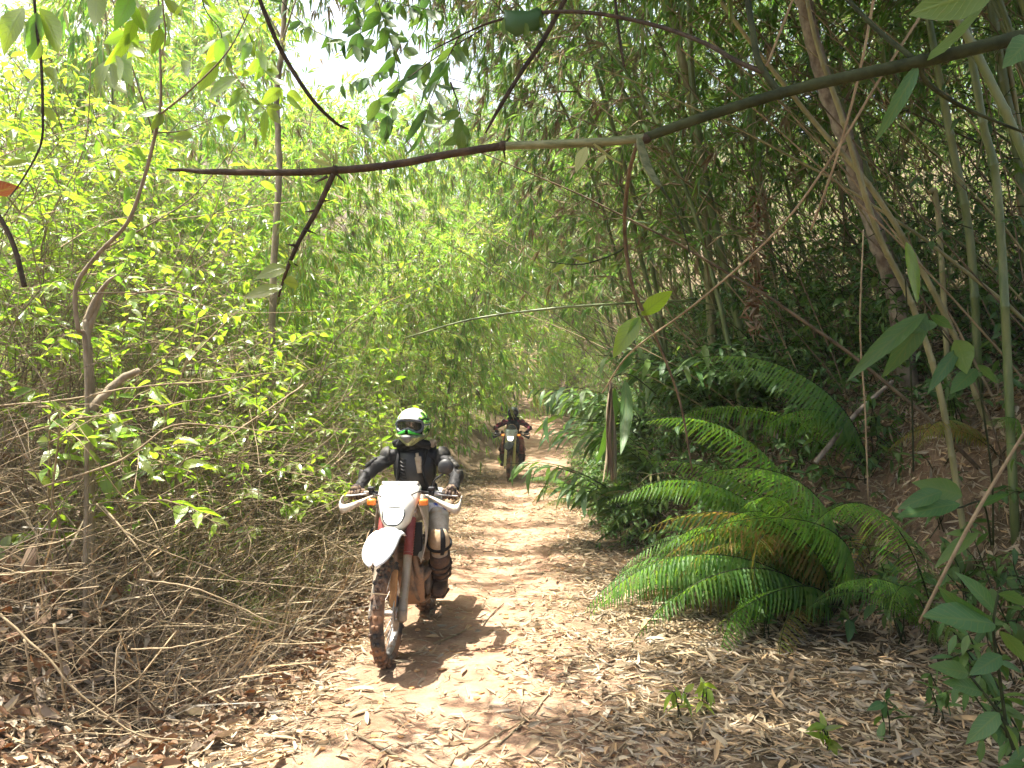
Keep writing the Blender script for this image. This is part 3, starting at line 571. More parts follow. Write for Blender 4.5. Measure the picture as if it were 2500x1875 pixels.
tag(link("roots", st.data("roots", [M["twig_dark"], M["twig"]])), "thin roots hanging out of the bare earth scarp", kind="stuff")

# leaves crowding the shady bank and climbing among its canes
lf = MB(); st = MB(); N = 2400; y = 6.6 + 8 * g.uniform(0, 1, N); x = foot_r(y) + .12 + g.uniform(0, 1, N) * 2.7; P = np.stack([x, y, HT(x, y) + g.uniform(0, 1, N) ** 1.3 * np.minimum(1.5, .25 + (x - foot_r(y)))], 1)
leafy_twigs(lf, st, g, P, np.stack([g.normal(-0.6, 0.5, N), g.normal(-0.3, 0.5, N), g.uniform(0.1, 0.9, N)], 1), g.uniform(0.25, .7, N), BRF[:4], 0.13, 8, droop=.5)
N = 520; y = g.uniform(5.6, 9.8, N); x = foot_r(y) + .8 + g.uniform(0, 2.8, N); P = np.stack([x, y, HT(x, y) + .6 + 3.6 * g.uniform(0, 1, N)], 1)
leafy_twigs(lf, st, g, P, np.stack([g.normal(-0.3, 0.6, N), g.normal(-0.3, 0.6, N), g.normal(0.1, 0.5, N)], 1), g.uniform(0.3, .8, N), BRF[:4], 0.12, 8, droop=.5)
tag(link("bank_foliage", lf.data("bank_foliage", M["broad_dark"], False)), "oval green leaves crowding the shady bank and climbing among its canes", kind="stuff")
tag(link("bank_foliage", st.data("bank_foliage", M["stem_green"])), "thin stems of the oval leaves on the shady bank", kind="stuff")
# ------------------------------------------------------------------ motorcycles and riders
MUD = (0.30, 0.19, 0.11)
M["white_plastic"] = noise_mat("white_plastic", (0.74, 0.73, 0.70), (0.80, 0.79, 0.77), 5, 0.38, 0.5, dirt=(0.5, 0.38, 0.27), dirt_lo=0.62, dirt_scale=9)
M["muddy_white"] = noise_mat("muddy_white_plastic", (0.42, 0.36, 0.28), (0.56, 0.51, 0.43), 7, 0.5, 0.4, dirt=(0.32, 0.2, 0.12), dirt_lo=0.5, dirt_scale=12)
M["cream"] = noise_mat("cream_plastic", (0.62, 0.59, 0.51), (0.70, 0.67, 0.59), 5, 0.4, 0.5, dirt=(0.48, 0.38, 0.27), dirt_lo=0.64, dirt_scale=9)
M["black_plastic"] = noise_mat("black_plastic", (0.012, 0.012, 0.013), (0.03, 0.03, 0.03), 9, 0.5, 0.4, dirt=(0.12, 0.08, 0.05), dirt_lo=0.62, dirt_scale=9)
M["rubber"] = noise_mat("tyre_rubber", (0.035, 0.034, 0.033), (0.07, 0.06, 0.05), 9, 0.85, 0.2, dirt=(0.23, 0.13, 0.075), dirt_lo=0.42, dirt_scale=5)
M["red_rubber"] = noise_mat("red_gaiter", (0.17, 0.035, 0.03), (0.26, 0.06, 0.05), 9, 0.6, 0.3, dirt=(0.30, 0.16, 0.11), dirt_lo=0.58, dirt_scale=9)
M["steel"] = noise_mat("muddy_steel", (0.32, 0.31, 0.30), (0.5, 0.49, 0.47), 12, 0.45, 0.5, metal=0.7, dirt=MUD, dirt_lo=0.5, dirt_scale=10)
M["fork_grey"] = noise_mat("fork_leg_grey", (0.24, 0.20, 0.15), (0.34, 0.29, 0.22), 12, 0.5, 0.4, metal=0.2, dirt=MUD, dirt_lo=0.54, dirt_scale=10)
M["engine"] = noise_mat("muddy_engine", (0.13, 0.10, 0.075), (0.26, 0.18, 0.12), 10, 0.75, 0.3, metal=0.2, dirt=(0.34, 0.2, 0.11), dirt_lo=0.42, dirt_scale=8)
M["frame_paint"] = noise_mat("frame_paint", (0.10, 0.075, 0.06), (0.17, 0.12, 0.085), 10, 0.6, 0.3, dirt=MUD, dirt_lo=0.5, dirt_scale=10)
m, n, l, b = new_mat("orange_lens"); b.inputs["Base Color"].default_value = (0.75, 0.20, 0.03, 1); b.inputs["Roughness"].default_value = 0.15; M["orange"] = m
m, n, l, b = new_mat("lit_indicator"); b.inputs["Base Color"].default_value = (0.75, 0.22, 0.04, 1); b.inputs["Emission Color"].default_value = (1, 0.3, 0.05, 1); b.inputs["Emission Strength"].default_value = 0.35; M["orange_lit"] = m
m, n, l, b = new_mat("headlight_glass"); b.inputs["Base Color"].default_value = (0.85, 0.85, 0.82, 1); b.inputs["Roughness"].default_value = 0.08; b.inputs["Emission Color"].default_value = (1, 0.96, 0.88, 1); b.inputs["Emission Strength"].default_value = 0.8; M["lamp"] = m
m, n, l, b = new_mat("clear_screen"); b.inputs["Base Color"].default_value = (0.6, 0.6, 0.58, 1); b.inputs["Roughness"].default_value = 0.05; b.inputs["Transmission Weight"].default_value = 0.9; b.inputs["IOR"].default_value = 1.2; M["screen"] = m
M["brown_mud"] = noise_mat("orange_mud", (0.36, 0.19, 0.08), (0.46, 0.26, 0.12), 14, 0.9, 0.1)
M["yellow_guard"] = noise_mat("yellow_fork_guard", (0.50, 0.45, 0.15), (0.58, 0.53, 0.22), 8, 0.5, 0.4, dirt=MUD, dirt_lo=0.62, dirt_scale=10)
M["blade"] = noise_mat("blue_grey_plastic", (0.30, 0.32, 0.30), (0.44, 0.46, 0.42), 8, 0.5, 0.4, dirt=MUD, dirt_lo=0.6, dirt_scale=10)

def rot(ax, a): return Matrix.Rotation(a, 3, ax)
def arc_strip(c, R0, a0, a1, prof, n=14):
    """sections of a curved panel round an X axis through c: prof(u) gives [(x, dr), ...]"""
    out = []
    for k in range(n):
        u = k / (n - 1); a = a0 + (a1 - a0) * u
        out.append([(x, c[1] - math.cos(a) * (R0 + dr), c[2] + math.sin(a) * (R0 + dr)) for x, dr in prof(u)])
    return out

def thick_sheet(mb, rows, t, m=0):
    """a solid panel: open sections, thickened along an average normal"""
    A = np.asarray(rows, float); du = np.gradient(A, axis=0); dv = np.gradient(A, axis=1); N = unit(np.cross(du, dv)); B = A - N * t
    k, n = A.shape[:2]; rings = np.concatenate([A, B[:, ::-1]], axis=1); loft(mb, rings, m)

def wheel(parent, c, R0, tw, tyre_m, rim_m, hub_m, rg, nk=34, disc=None):
    c = np.asarray(c, float)
    w_ = bpy.data.objects.new("wheel", None); COL.objects.link(w_); w_.parent = parent; w_.location = c; w_.empty_display_size = 0.05
    t = MB(); h = tw / 2; r1 = R0 - 0.018
    prof = [(-h * .62, r1 - tw * .78), (-h * .95, r1 - tw * .5), (-h, r1 - tw * .28), (-h * .82, r1 - tw * .08), (-h * .4, r1), (h * .4, r1), (h * .82, r1 - tw * .08), (h, r1 - tw * .28), (h * .95, r1 - tw * .5), (h * .62, r1 - tw * .78)]
    lathe(t, prof + [prof[0]], 'X', n=48)
    for k in range(nk):                         # knobs in staggered rows
        a = k * 2 * math.pi / nk
        rows = ((-.30, 0), (.30, 0)) if k % 2 else ((0, 0), (-.80, .55), (.80, .55))
        for x, s_ in rows:
            rr = r1 + 0.004 - (0.10 * tw if s_ else 0); Mx = Euler((a, 0, 0)).to_matrix() @ Euler((0, -s_ if x < 0 else s_, 0)).to_matrix()
            q = Euler((a, 0, 0)).to_matrix() @ Vector((x * h, 0, rr))
            rbox(t, q, (tw * .24, .026, .022), 0.003, Mx.to_euler(), 0, seg=1)
    t.build("tyre", tyre_m, w_)
    r = MB(); rr = r1 - tw * .80
    p = [(-h * .58, rr + .012), (-h * .62, rr), (-h * .3, rr - .016), (h * .3, rr - .016), (h * .62, rr), (h * .58, rr + .012)]
    lathe(r, p + [p[0]], 'X', n=40); r.build("rim", rim_m, w_)
    hb = MB(); lathe(hb, [(-.07, .018), (-.065, .03), (-.05, .034), (-.045, .02), (.045, .02), (.05, .034), (.065, .03), (.07, .018)], 'X', n=16); hb.build("hub", hub_m, w_)
    sp = MB()
    for k in range(28):
        a = k * 2 * math.pi / 28; s_ = -1 if k % 2 else 1; b_ = a + (0.5 if (k // 2) % 2 else -0.5)
        tube(sp, [(s_ * .047, .031 * math.cos(b_), .031 * math.sin(b_)), (s_ * .004, (rr - .01) * math.cos(a), (rr - .01) * math.sin(a))], 0.0022, 4, cap=False)
    o = sp.build("spokes", rim_m, w_); o["kind"] = "stuff"
    if disc:
        d = MB(); lathe(d, [(disc - .002, .045), (disc - .002, .115), (disc + .002, .115), (disc + .002, .045), (disc - .002, .045)], 'X', n=28); d.build("brake_disc", M["steel"], w_)
    return w_

def motorcycle(name, label, loc, yaw, lean, st, seed):
    rg = np.random.default_rng(seed); r = thing(name, label, "motorcycle", loc, 0); r.rotation_euler = Euler((0, lean, yaw), 'XYZ'); r.rotation_mode = 'XYZ'
    WB = 1.42; RF = 0.348; RR = 0.33
    wheel(r, (0, 0, RF), RF, 0.088, M["rubber"], st["rim"], M["steel"], rg, 36, disc=0.058)
    wheel(r, (0, WB, RR), RR, 0.125, M["rubber"], st["rim"], M["steel"], rg, 30)
    ax = np.array((0, 0, RF)); fd = np.array((0, math.sin(R(27)), math.cos(R(27)))); fo = np.array((0, -0.035, 0)) * 0
    for s_ in (-1, 1):
        o = np.array((s_ * 0.098, 0.0, 0)) + ax
        lo = MB(); tube(lo, [o - fd * 0.05 + (0, -.012, 0), o + fd * 0.02, o + fd * 0.10, o + fd * 0.40, o + fd * 0.41], [0.02, 0.034, 0.028, 0.029, 0.031], 12); rbox(lo, o + (s_ * .006, 0, -.01), (.045, .06, .08), .012)
        lo.build("fork_leg", st["fork"], r)
        ga = MB(); k = 29; q = np.linspace(0.39, 0.66, k); tube(ga, [o + fd * t for t in q], [0.036 if i % 2 else 0.030 for i in range(k)], 12); ga.build("fork_gaiter", st["gaiter"], r)
        up = MB(); tube(up, [o + fd * 0.65, o + fd * 0.92], 0.025, 10); up.build("fork_tube", M["steel"], r)
        if s_ == 1 and st.get("mud_guard"):
            gd = MB(); rbox(gd, o + np.array((-.055, -.015, .17)), (.045, .035, .24), .012, (-R(20), 0, 0)); gd.build("fork_guard", M["brown_mud"], r)
        if st.get("yellow"):
            gd = MB(); rbox(gd, o + fd * 0.22 + (0, -.04, 0), (.075, .02, .44), .008, (-R(27), 0, 0), taper=0.75); rbox(gd, o + fd * .56 + (0, -.036, 0), (.06, .02, .3), .008, (-R(27), 0, 0)); gd.build("fork_guard", M["yellow_guard"], r)
    a_ = MB(); tube(a_, [(-.13, 0, RF), (.13, 0, RF)], 0.012, 8); a_.build("axle", M["steel"], r)
    cal = MB(); rbox(cal, (.085, .075, RF + .06), (.05, .07, .11), .012, (R(20), 0, 0)); cal.build("brake_caliper", M["engine"], r)
    for t, sz in ((0.70, .05), (0.90, .035)):
        c = ax + fd * t; y_ = MB(); rbox(y_, c + (0, .01, 0), (.27, .09, sz), .012, (-R(27), 0, 0)); y_.build("fork_clamp", M["steel"], r)
    # front fender: a broad curved tongue above the tyre
    fe = MB(); rows = []
    for u in 1 - (1 - np.linspace(0, 0.985, 20)) ** 1.35:
        y = 0.34 - 0.74 * u; z = 0.800 + 0.055 * math.sin(u * 2.3) - 0.15 * max(0, u - 0.45) ** 1.3 * 2; z = 0.835 + 0.075 * math.sin(min(1, u * 1.5) * 1.6) - 0.30 * max(0, u - 0.5) ** 1.5 * 1.5
        hw = (0.070 + 0.038 * smooth(u / 0.45)) * (1 if u < 0.7 else max(0.06, 1 - ((u - 0.7) / 0.302) ** 2.4) ** .55)
        rows.append([(x * hw, y, z + 0.012 * (1 - abs(x)) - 0.045 * abs(x) ** 2.5 * (1 - 0.5 * u) - 0.012 * (0.35 < abs(x) < 0.6)) for x in np.linspace(-1, 1, 13)])
    thick_sheet(fe, rows, 0.005); fe.build("front_fender", st["fender"], r)
    # headlight mask
    mk = MB(); rows = []
    for u in np.linspace(0, 1, 13):
        z = 1.155 - 0.285 * u; y = 0.30 - 0.15 * math.sin(u * 1.75) - 0.02 * u
        hw = np.interp(u, [0, .06, .3, .6, .85, 1], [.125, .148, .150, .118, .098, .06])
        rows.append([(x * hw, y + 0.115 * abs(x) ** 2.2, z - 0.012 * (1 - abs(x)) * (u > .95) + .008 * abs(x) * (u < .1)) for x in np.linspace(-1, 1, 15)])
    thick_sheet(mk, rows, -0.006); mk_o = mk.build("headlight_mask", st["mask"], r)
    hl = MB(); rows = []
    for u in np.linspace(0, 1, 9):
        z = 1.015 - 0.098 * u; uu = (1.155 - z) / 0.285; y = 0.30 - 0.15 * math.sin(uu * 1.75) - 0.02 * uu
        hw = 0.068 * (1 - 0.30 * u ** 2) * (1 if 0.05 < u < 0.93 else .93); rows.append([(x * hw, y - 0.014 + 0.03 * abs(x) ** 2, z) for x in np.linspace(-1, 1, 9)])
    thick_sheet(hl, rows, -0.008); hl.build("headlight", M["lamp"], r)
    bz = MB(); ring = []
    for a in np.linspace(0, 2 * math.pi, 28, endpoint=False):
        x = 0.076 * np.sign(math.cos(a)) * abs(math.cos(a)) ** .6; z = 0.966 + 0.058 * np.sign(math.sin(a)) * abs(math.sin(a)) ** .6
        if z < .966: x *= 1 - 0.28 * (0.966 - z) / 0.058
        uu = (1.155 - z) / 0.285; ring.append((x, 0.30 - 0.15 * math.sin(uu * 1.75) - 0.02 * uu - 0.010 + 0.022 * (x / .07) ** 2, z))
    tube(bz, ring + [ring[0], ring[1]], 0.0055, 6, cap=False); bz.build("headlight_outline", st["bezel"], r)
    if st.get("decals"):
        for (x, z, sx, sz, cm) in ((-.085, 1.10, .024, .022, M["black_plastic"]), (.0, 1.105, .05, .014, st["bezel"]), (.0, 1.08, .03, .018, M["brown_mud"]), (.08, 1.115, .03, .016, st["blue"])):
            uu = (1.155 - z) / 0.285; dm = MB(); rbox(dm, (x, 0.30 - 0.15 * math.sin(uu * 1.75) - 0.02 * uu - .004 + 0.115 * abs(x / .15) ** 2.2, z), (sx, .004, sz), .001, (R(-20), 0, x * 4), seg=1); dm.build("sticker", cm, r)
    if st.get("screen"):
        wsn = MB(); rows = []
        for u in np.linspace(0, 1, 8):
            hw = 0.125 * math.sqrt(max(0.03, 1 - (u * .98) ** 2)) if u > .3 else .12
            rows.append([(x * hw, 0.315 + 0.06 * u + 0.07 * abs(x) ** 2, 1.16 + 0.13 * u) for x in np.linspace(-1, 1, 9)])
        thick_sheet(wsn, rows, -.004); wsn.build("windscreen", M["screen"], r)
        edge = [rows[i][0] for i in range(8)] + [rows[7][j] for j in range(1, 8)] + [rows[i][8] for i in range(7, -1, -1)]
        em = MB(); tube(em, edge, .004, 5); em.build("windscreen_edge", st["bezel"], r)
    # handlebar, grips, levers, hand guards
    hb = MB(); hp = catmull([(-.40, .50, 1.075), (-.30, .475, 1.085), (-.16, .41, 1.10), (-.08, .39, 1.12), (0, .39, 1.12), (.08, .39, 1.12), (.16, .41, 1.10), (.30, .475, 1.085), (.40, .50, 1.075)], 5)
    tube(hb, hp, 0.012, 8); tube(hb, [(-.13, .405, 1.108), (.13, .405, 1.108)], .01, 8); hb.build("handlebar", M["black_plastic"], r)
    for s_ in (-1, 1):
        gp = MB(); tube(gp, [(s_ * .29, .472, 1.086), (s_ * .30, .475, 1.085), (s_ * .405, .502, 1.074), (s_ * .415, .505, 1.073)], [.02, .018, .017, .02], 10); gp.build("grip", M["rubber"], r)
        lv = MB(); tube(lv, catmull([(s_ * .25, .43, 1.088), (s_ * .30, .415, 1.083), (s_ * .37, .425, 1.075), (s_ * .41, .43, 1.072)], 4), [.008, .006, .006, .007], 6); rbox(lv, (s_ * .255, .445, 1.09), (.045, .045, .035), .008); lv.build("lever", M["steel"], r)
        rs = MB(); tube(rs, [(s_ * .205, .44, 1.10), (s_ * .235, .445, 1.10)], [.028, .028], 12); rbox(rs, (s_ * .22, .43, 1.125), (.05, .045, .03), .008); rs.build("switch_box", M["black_plastic"], r)
        hg = MB(); rows = []                      # curved deflector round the knuckles
        for u in np.linspace(0, 1, 13):
            ang = u * 2.0; px = s_ * (0.17 + 0.265 * math.sin(min(ang, 1.57)) ** 0.9 + 0.0 * u); py = 0.40 - 0.075 * math.sin(u * 2.6) + 0.10 * max(0, u - .62) ** 1.1 * 2.6
            hh = np.interp(u, [0, .2, .55, .85, 1], [.018, .04, .072, .066, .03]); zc = 1.085 - 0.10 * math.sin(min(1, u * 1.7) * 1.57) + 0.17 * max(0, u - .55)
            rows.append([(px + s_ * .004 * math.cos(v * 1.5), py + 0.02 * abs(v) ** 2, zc + hh * 0.5 * v) for v in np.linspace(-1, 1, 7)])
        thick_sheet(hg, rows, s_ * 0.006); hg.build("hand_guard", st["guard"], r)
        ti = MB(); c = (s_ * .185, .30, 1.045); rbox(ti, c, (.062, .05, .045), .012); ti_o = ti.build("turn_signal", st["ind"], r)
        sm = MB(); tube(sm, [(s_ * .155, .31, 1.045), (s_ * .09, .36, 1.04)], .009, 6); ball(sm, (c[0], c[1] + .026, c[2]), (.03, .014, .022)); sm.build("signal_stalk", M["black_plastic"], ti_o)
    if st.get("mirror"):
        mi = MB(); c = np.array((.325, .40, 1.285)); rw = [c + np.array((0, q[0], 0)) for q in ((-.018, 0), (.0, 0))]
        lathe(mi, [(-.022, .004), (-.019, .03), (-.010, .052), (.004, .056), (.012, .056)], 'Y', c, 24); mi_o = mi.build("mirror", M["black_plastic"], r)
        tube_m = MB(); tube(tube_m, catmull([(.235, .44, 1.10), (.232, .43, 1.15), (.245, .42, 1.19), (.30, .415, 1.23), (.318, .412, 1.25)], 4), .0075, 7); tube_m.build("mirror_stem", M["black_plastic"], mi_o)
        gl = MB(); lathe(gl, [(.0125, .0001), (.0125, .05), (.014, .05), (.014, .0001)], 'Y', c, 20); gl.build("mirror_glass", M["steel"], mi_o)
    # tank, shrouds, seat, frame
    tk = MB(); rings = []
    for y, hw, zc, hh in ((.42, .05, .95, .05), (.48, .10, .97, .09), (.60, .145, .98, .12), (.75, .14, .96, .115), (.88, .10, .92, .08), (.96, .06, .90, .04)):
        rings.append([(hw * np.sign(math.cos(a)) * abs(math.cos(a)) ** .7, y, zc + hh * np.sign(math.sin(a)) * abs(math.sin(a)) ** .7) for a in np.linspace(0, 2 * math.pi, 20, endpoint=False)])
    loft(tk, rings); tk.build("fuel_tank", st["tank"], r)
    cp = MB(); lathe(cp, [(0, .035), (.02, .035), (.028, .02)], 'Z', (0, .66, 1.095), 14); cp.build("fuel_cap", M["black_plastic"], r)
    for s_ in (-1, 1):
        sh = MB(); rows = []
        for u in np.linspace(0, 1, 11):
            z = 1.03 - 0.42 * u; y0 = .30 + .07 * u + .05 * math.sin(u * 3.1); wl = np.interp(u, [0, .3, .7, 1], [.30, .32, .2, .05])
            rows.append([(s_ * (0.125 + 0.055 * math.sin(u * 2.4 + .3) - 0.03 * v ** 2), y0 + wl * v, z + 0.04 * v) for v in np.linspace(0, 1, 8)])
        thick_sheet(sh, rows, s_ * -0.006); sh.build("radiator_shroud", st["shroud"], r)
        rd = MB(); rbox(rd, (s_ * .105, .47, .76), (.075, .04, .24), .008); rd.build("radiator", M["black_plastic"], r)
        for k in range(9): pass
        fr = MB(); tube(fr, catmull([(s_ * .03, .40, .86), (s_ * .05, .46, .62), (s_ * .07, .52, .40), (s_ * .11, .60, .285), (s_ * .13, .85, .27), (s_ * .13, 1.02, .36), (s_ * .11, 1.06, .60), (s_ * .08, .98, .82), (s_ * .05, .62, .90), (s_ * .03, .40, .93)], 4), .017, 8); fr.build("frame_rail", M["frame_paint"], r)
        pg = MB(); tube(pg, [(s_ * .12, .90, .315), (s_ * .16, .90, .315), (s_ * .26, .885, .325)], [.012, .014, .014], 6); rbox(pg, (s_ * .22, .887, .325), (.09, .05, .022), .005); pg.build("foot_peg", M["steel"], r)
        sw = MB(); tube(sw, [(s_ * .09, .98, .38), (s_ * .095, 1.2, .36), (s_ * .10, 1.46, .335)], [.03, .026, .022], 8); sw.build("swingarm", M["frame_paint"], r)
    se = MB(); rings = []
    for y, hw, z in ((.72, .06, .97), (.80, .085, .965), (1.0, .11, .935), (1.25, .12, .93), (1.50, .11, .95), (1.62, .06, .96)):
        rings.append([(hw * np.sign(math.cos(a)) * abs(math.cos(a)) ** .6, y, z - .035 + .045 * np.sign(math.sin(a)) * abs(math.sin(a)) ** .6) for a in np.linspace(0, 2 * math.pi, 16, endpoint=False)])
    loft(se, rings); se.build("seat", M["black_plastic"], r)
    rf = MB(); rows = [[(x * (.10 - .02 * u), 1.42 + .55 * u, .885 + .09 * u - .03 * abs(x) ** 2) for x in np.linspace(-1, 1, 9)] for u in np.linspace(0, 1, 8)]
    thick_sheet(rf, rows, .005); rf.build("rear_fender", st["fender"], r)
    en = MB(); rbox(en, (0, .80, .40), (.24, .32, .24), .035); rbox(en, (.135, .80, .39), (.05, .2, .18), .025); rbox(en, (-.135, .80, .39), (.05, .24, .2), .03); rbox(en, (0, .70, .60), (.15, .17, .20), .02, (R(-12), 0, 0)); rbox(en, (0, .68, .735), (.13, .15, .09), .02, (R(-12), 0, 0))
    eng = en.build("engine", M["engine"], r)
    for k in range(6):
        fi = MB(); rbox(fi, (0, .70 - .02 * k * .2, .535 + .026 * k), (.19, .21, .007), .002, (R(-12), 0, 0), seg=1); fi.build("cooling_fin", M["engine"], eng)
    sk = MB(); rows = [[(x * .145, .50 + .05 * math.sin(u * 1.5) * 0 + np.interp(u, [0, .35, 1], [0, .05, .42]), np.interp(u, [0, .35, 1], [.50, .265, .25]) + .03 * abs(x) ** 3) for x in np.linspace(-1, 1, 9)] for u in np.linspace(0, 1, 9)]
    thick_sheet(sk, rows, .006); sk.build("skid_plate", M["engine"], r)
    ex = MB(); tube(ex, catmull([(.03, .62, .69), (.06, .53, .66), (.09, .50, .56), (.12, .56, .45), (.15, .75, .50), (.16, .98, .62), (.155, 1.2, .74), (.15, 1.3, .78), (.15, 1.72, .88)], 5), [.02, .02, .021, .022, .022, .024, .028, .045, .048, .048, .04], 10); ex.build("exhaust", M["engine"], r)
    ra = MB(); tube(ra, [(0, .95, .70), (0, 1.15, .45)], [.03, .035], 10); ra.build("rear_shock", M["steel"], r)
    ch = MB(); lp = [(-.10, 1.02 + .05 * math.cos(a) if abs(a) > 1.57 else 1.42 + .075 * math.cos(a), (.37 + .05 * math.sin(a)) if abs(a) > 1.57 else (.33 + .075 * math.sin(a))) for a in np.linspace(-math.pi, math.pi, 40)]
    tube(ch, lp, .008, 5, cap=False); ch.build("chain", M["engine"], r)
    cb = MB(); tube(cb, catmull([(-.21, .43, 1.09), (-.16, .30, 1.10), (-.06, .30, 1.05), (-.05, .42, .95)], 5), .005, 5); tube(cb, catmull([(.21, .43, 1.09), (.15, .29, 1.12), (.05, .31, 1.05), (.05, .42, .93)], 5), .005, 5); cb.build("cable", M["black_plastic"], r); 
    return r

# ------------------------------------------------------------------ riders
def skin_body(name, joints, edges, root, mats, pick, parent, sub=3):
    names = list(joints); me = bpy.data.meshes.new(name + "_base"); me.from_pydata([joints[k][0] for k in names], [(names.index(a), names.index(b)) for a, b in edges], [])
    o = bpy.data.objects.new(name + "_base", me); COL.objects.link(o); md = o.modifiers.new("s", 'SKIN'); md.use_smooth_shade = True; md.branch_smoothing = 0.6
    for i, k in enumerate(names):
        d = me.skin_vertices[0].data[i]; rr = joints[k][1]; d.radius = (rr, rr) if np.ndim(rr) == 0 else rr; d.use_root = (k == root)
    sb = o.modifiers.new("u", 'SUBSURF'); sb.levels = sub; sb.render_levels = sub
    dg = bpy.context.evaluated_depsgraph_get(); new = bpy.data.meshes.new_from_object(o.evaluated_get(dg)); bpy.data.objects.remove(o); bpy.data.meshes.remove(me)
    new.name = name; new.materials.clear()
    for m_ in mats: new.materials.append(m_)
    for p in new.polygons: p.material_index = pick(p.center); p.use_smooth = True
    from mathutils import noise as mn
    for v_ in new.vertices:                    # folds of the clothing
        c = v_.co; k = mn.noise(Vector((c.x * 14, c.y * 14, c.z * 26))) + .6 * mn.noise(Vector((c.x * 34 + 5, c.y * 34, c.z * 48))); v_.co = c + v_.normal * (.0085 * k)
    return link(name, new, parent)

def shell(mb, c, rad, az0, az1, el0, el1, n=(20, 12), t=0.008, f=None, m=0):
    """a curved solid plate: part of an ellipsoid (azimuth 0 faces the front, -Y)"""
    rows = []
    for e in np.linspace(el0, el1, n[1]):
        row = []
        for a in np.linspace(az0, az1, n[0]):
            p = np.array((rad[0] * math.cos(e) * math.sin(a), -rad[1] * math.cos(e) * math.cos(a), rad[2] * math.sin(e)))
            if f is not None: p = f(p, a, e)
            row.append(p + c)
        rows.append(row)
    thick_sheet(mb, rows, t, m)

def glove(parent, grip_a, grip_b, wrist, s_, mat, name="glove"):
    """a gloved hand closed round the grip from a to b: palm, four curled fingers, a thumb"""
    a = np.asarray(grip_a, float); b = np.asarray(grip_b, float); ax = unit(b - a); wr = np.asarray(wrist, float); mb = MB()
    mid = (a + b) / 2; back = unit(wr - mid); back = unit(back - ax * np.dot(back, ax)); up = np.cross(ax, back) * (1 if np.cross(ax, back)[2] > 0 else -1)
    palm = mid + up * 0.022 + back * 0.02
    tube(mb, [wr, wr + (palm - wr) * 0.5, palm + up * .004, palm - back * .03 + up * .006], [.031, .036, .042, .036], 12)
    for k in range(4):
        o = a + (b - a) * (0.12 + 0.255 * k); L = (0.92, 1.05, 1.0, 0.82)[k]; pts = []
        for th in np.linspace(0.2, 3.9, 9): pts.append(o + (0.0275 + .004 * L) * L ** .5 * (up * math.cos(th) - back * math.sin(th)))
        pts = [palm + (o - mid) * .85 - back * .012] + pts; tube(mb, pts, [.013, .0135, .0125, .0125, .012, .0115, .011, .0105, .010, .008], 8)
    o = a if s_ < 0 else a; o = a + (b - a) * (-0.05); pts = [wr + (mid - wr) * .6 - ax * .02, o + back * .03 + up * .01, o + back * .01 - up * .025, o - back * .018 - up * .026]
    tube(mb, catmull(pts, 4), [.017, .014, .011], 8)
    return mb.build(name, mat, parent)

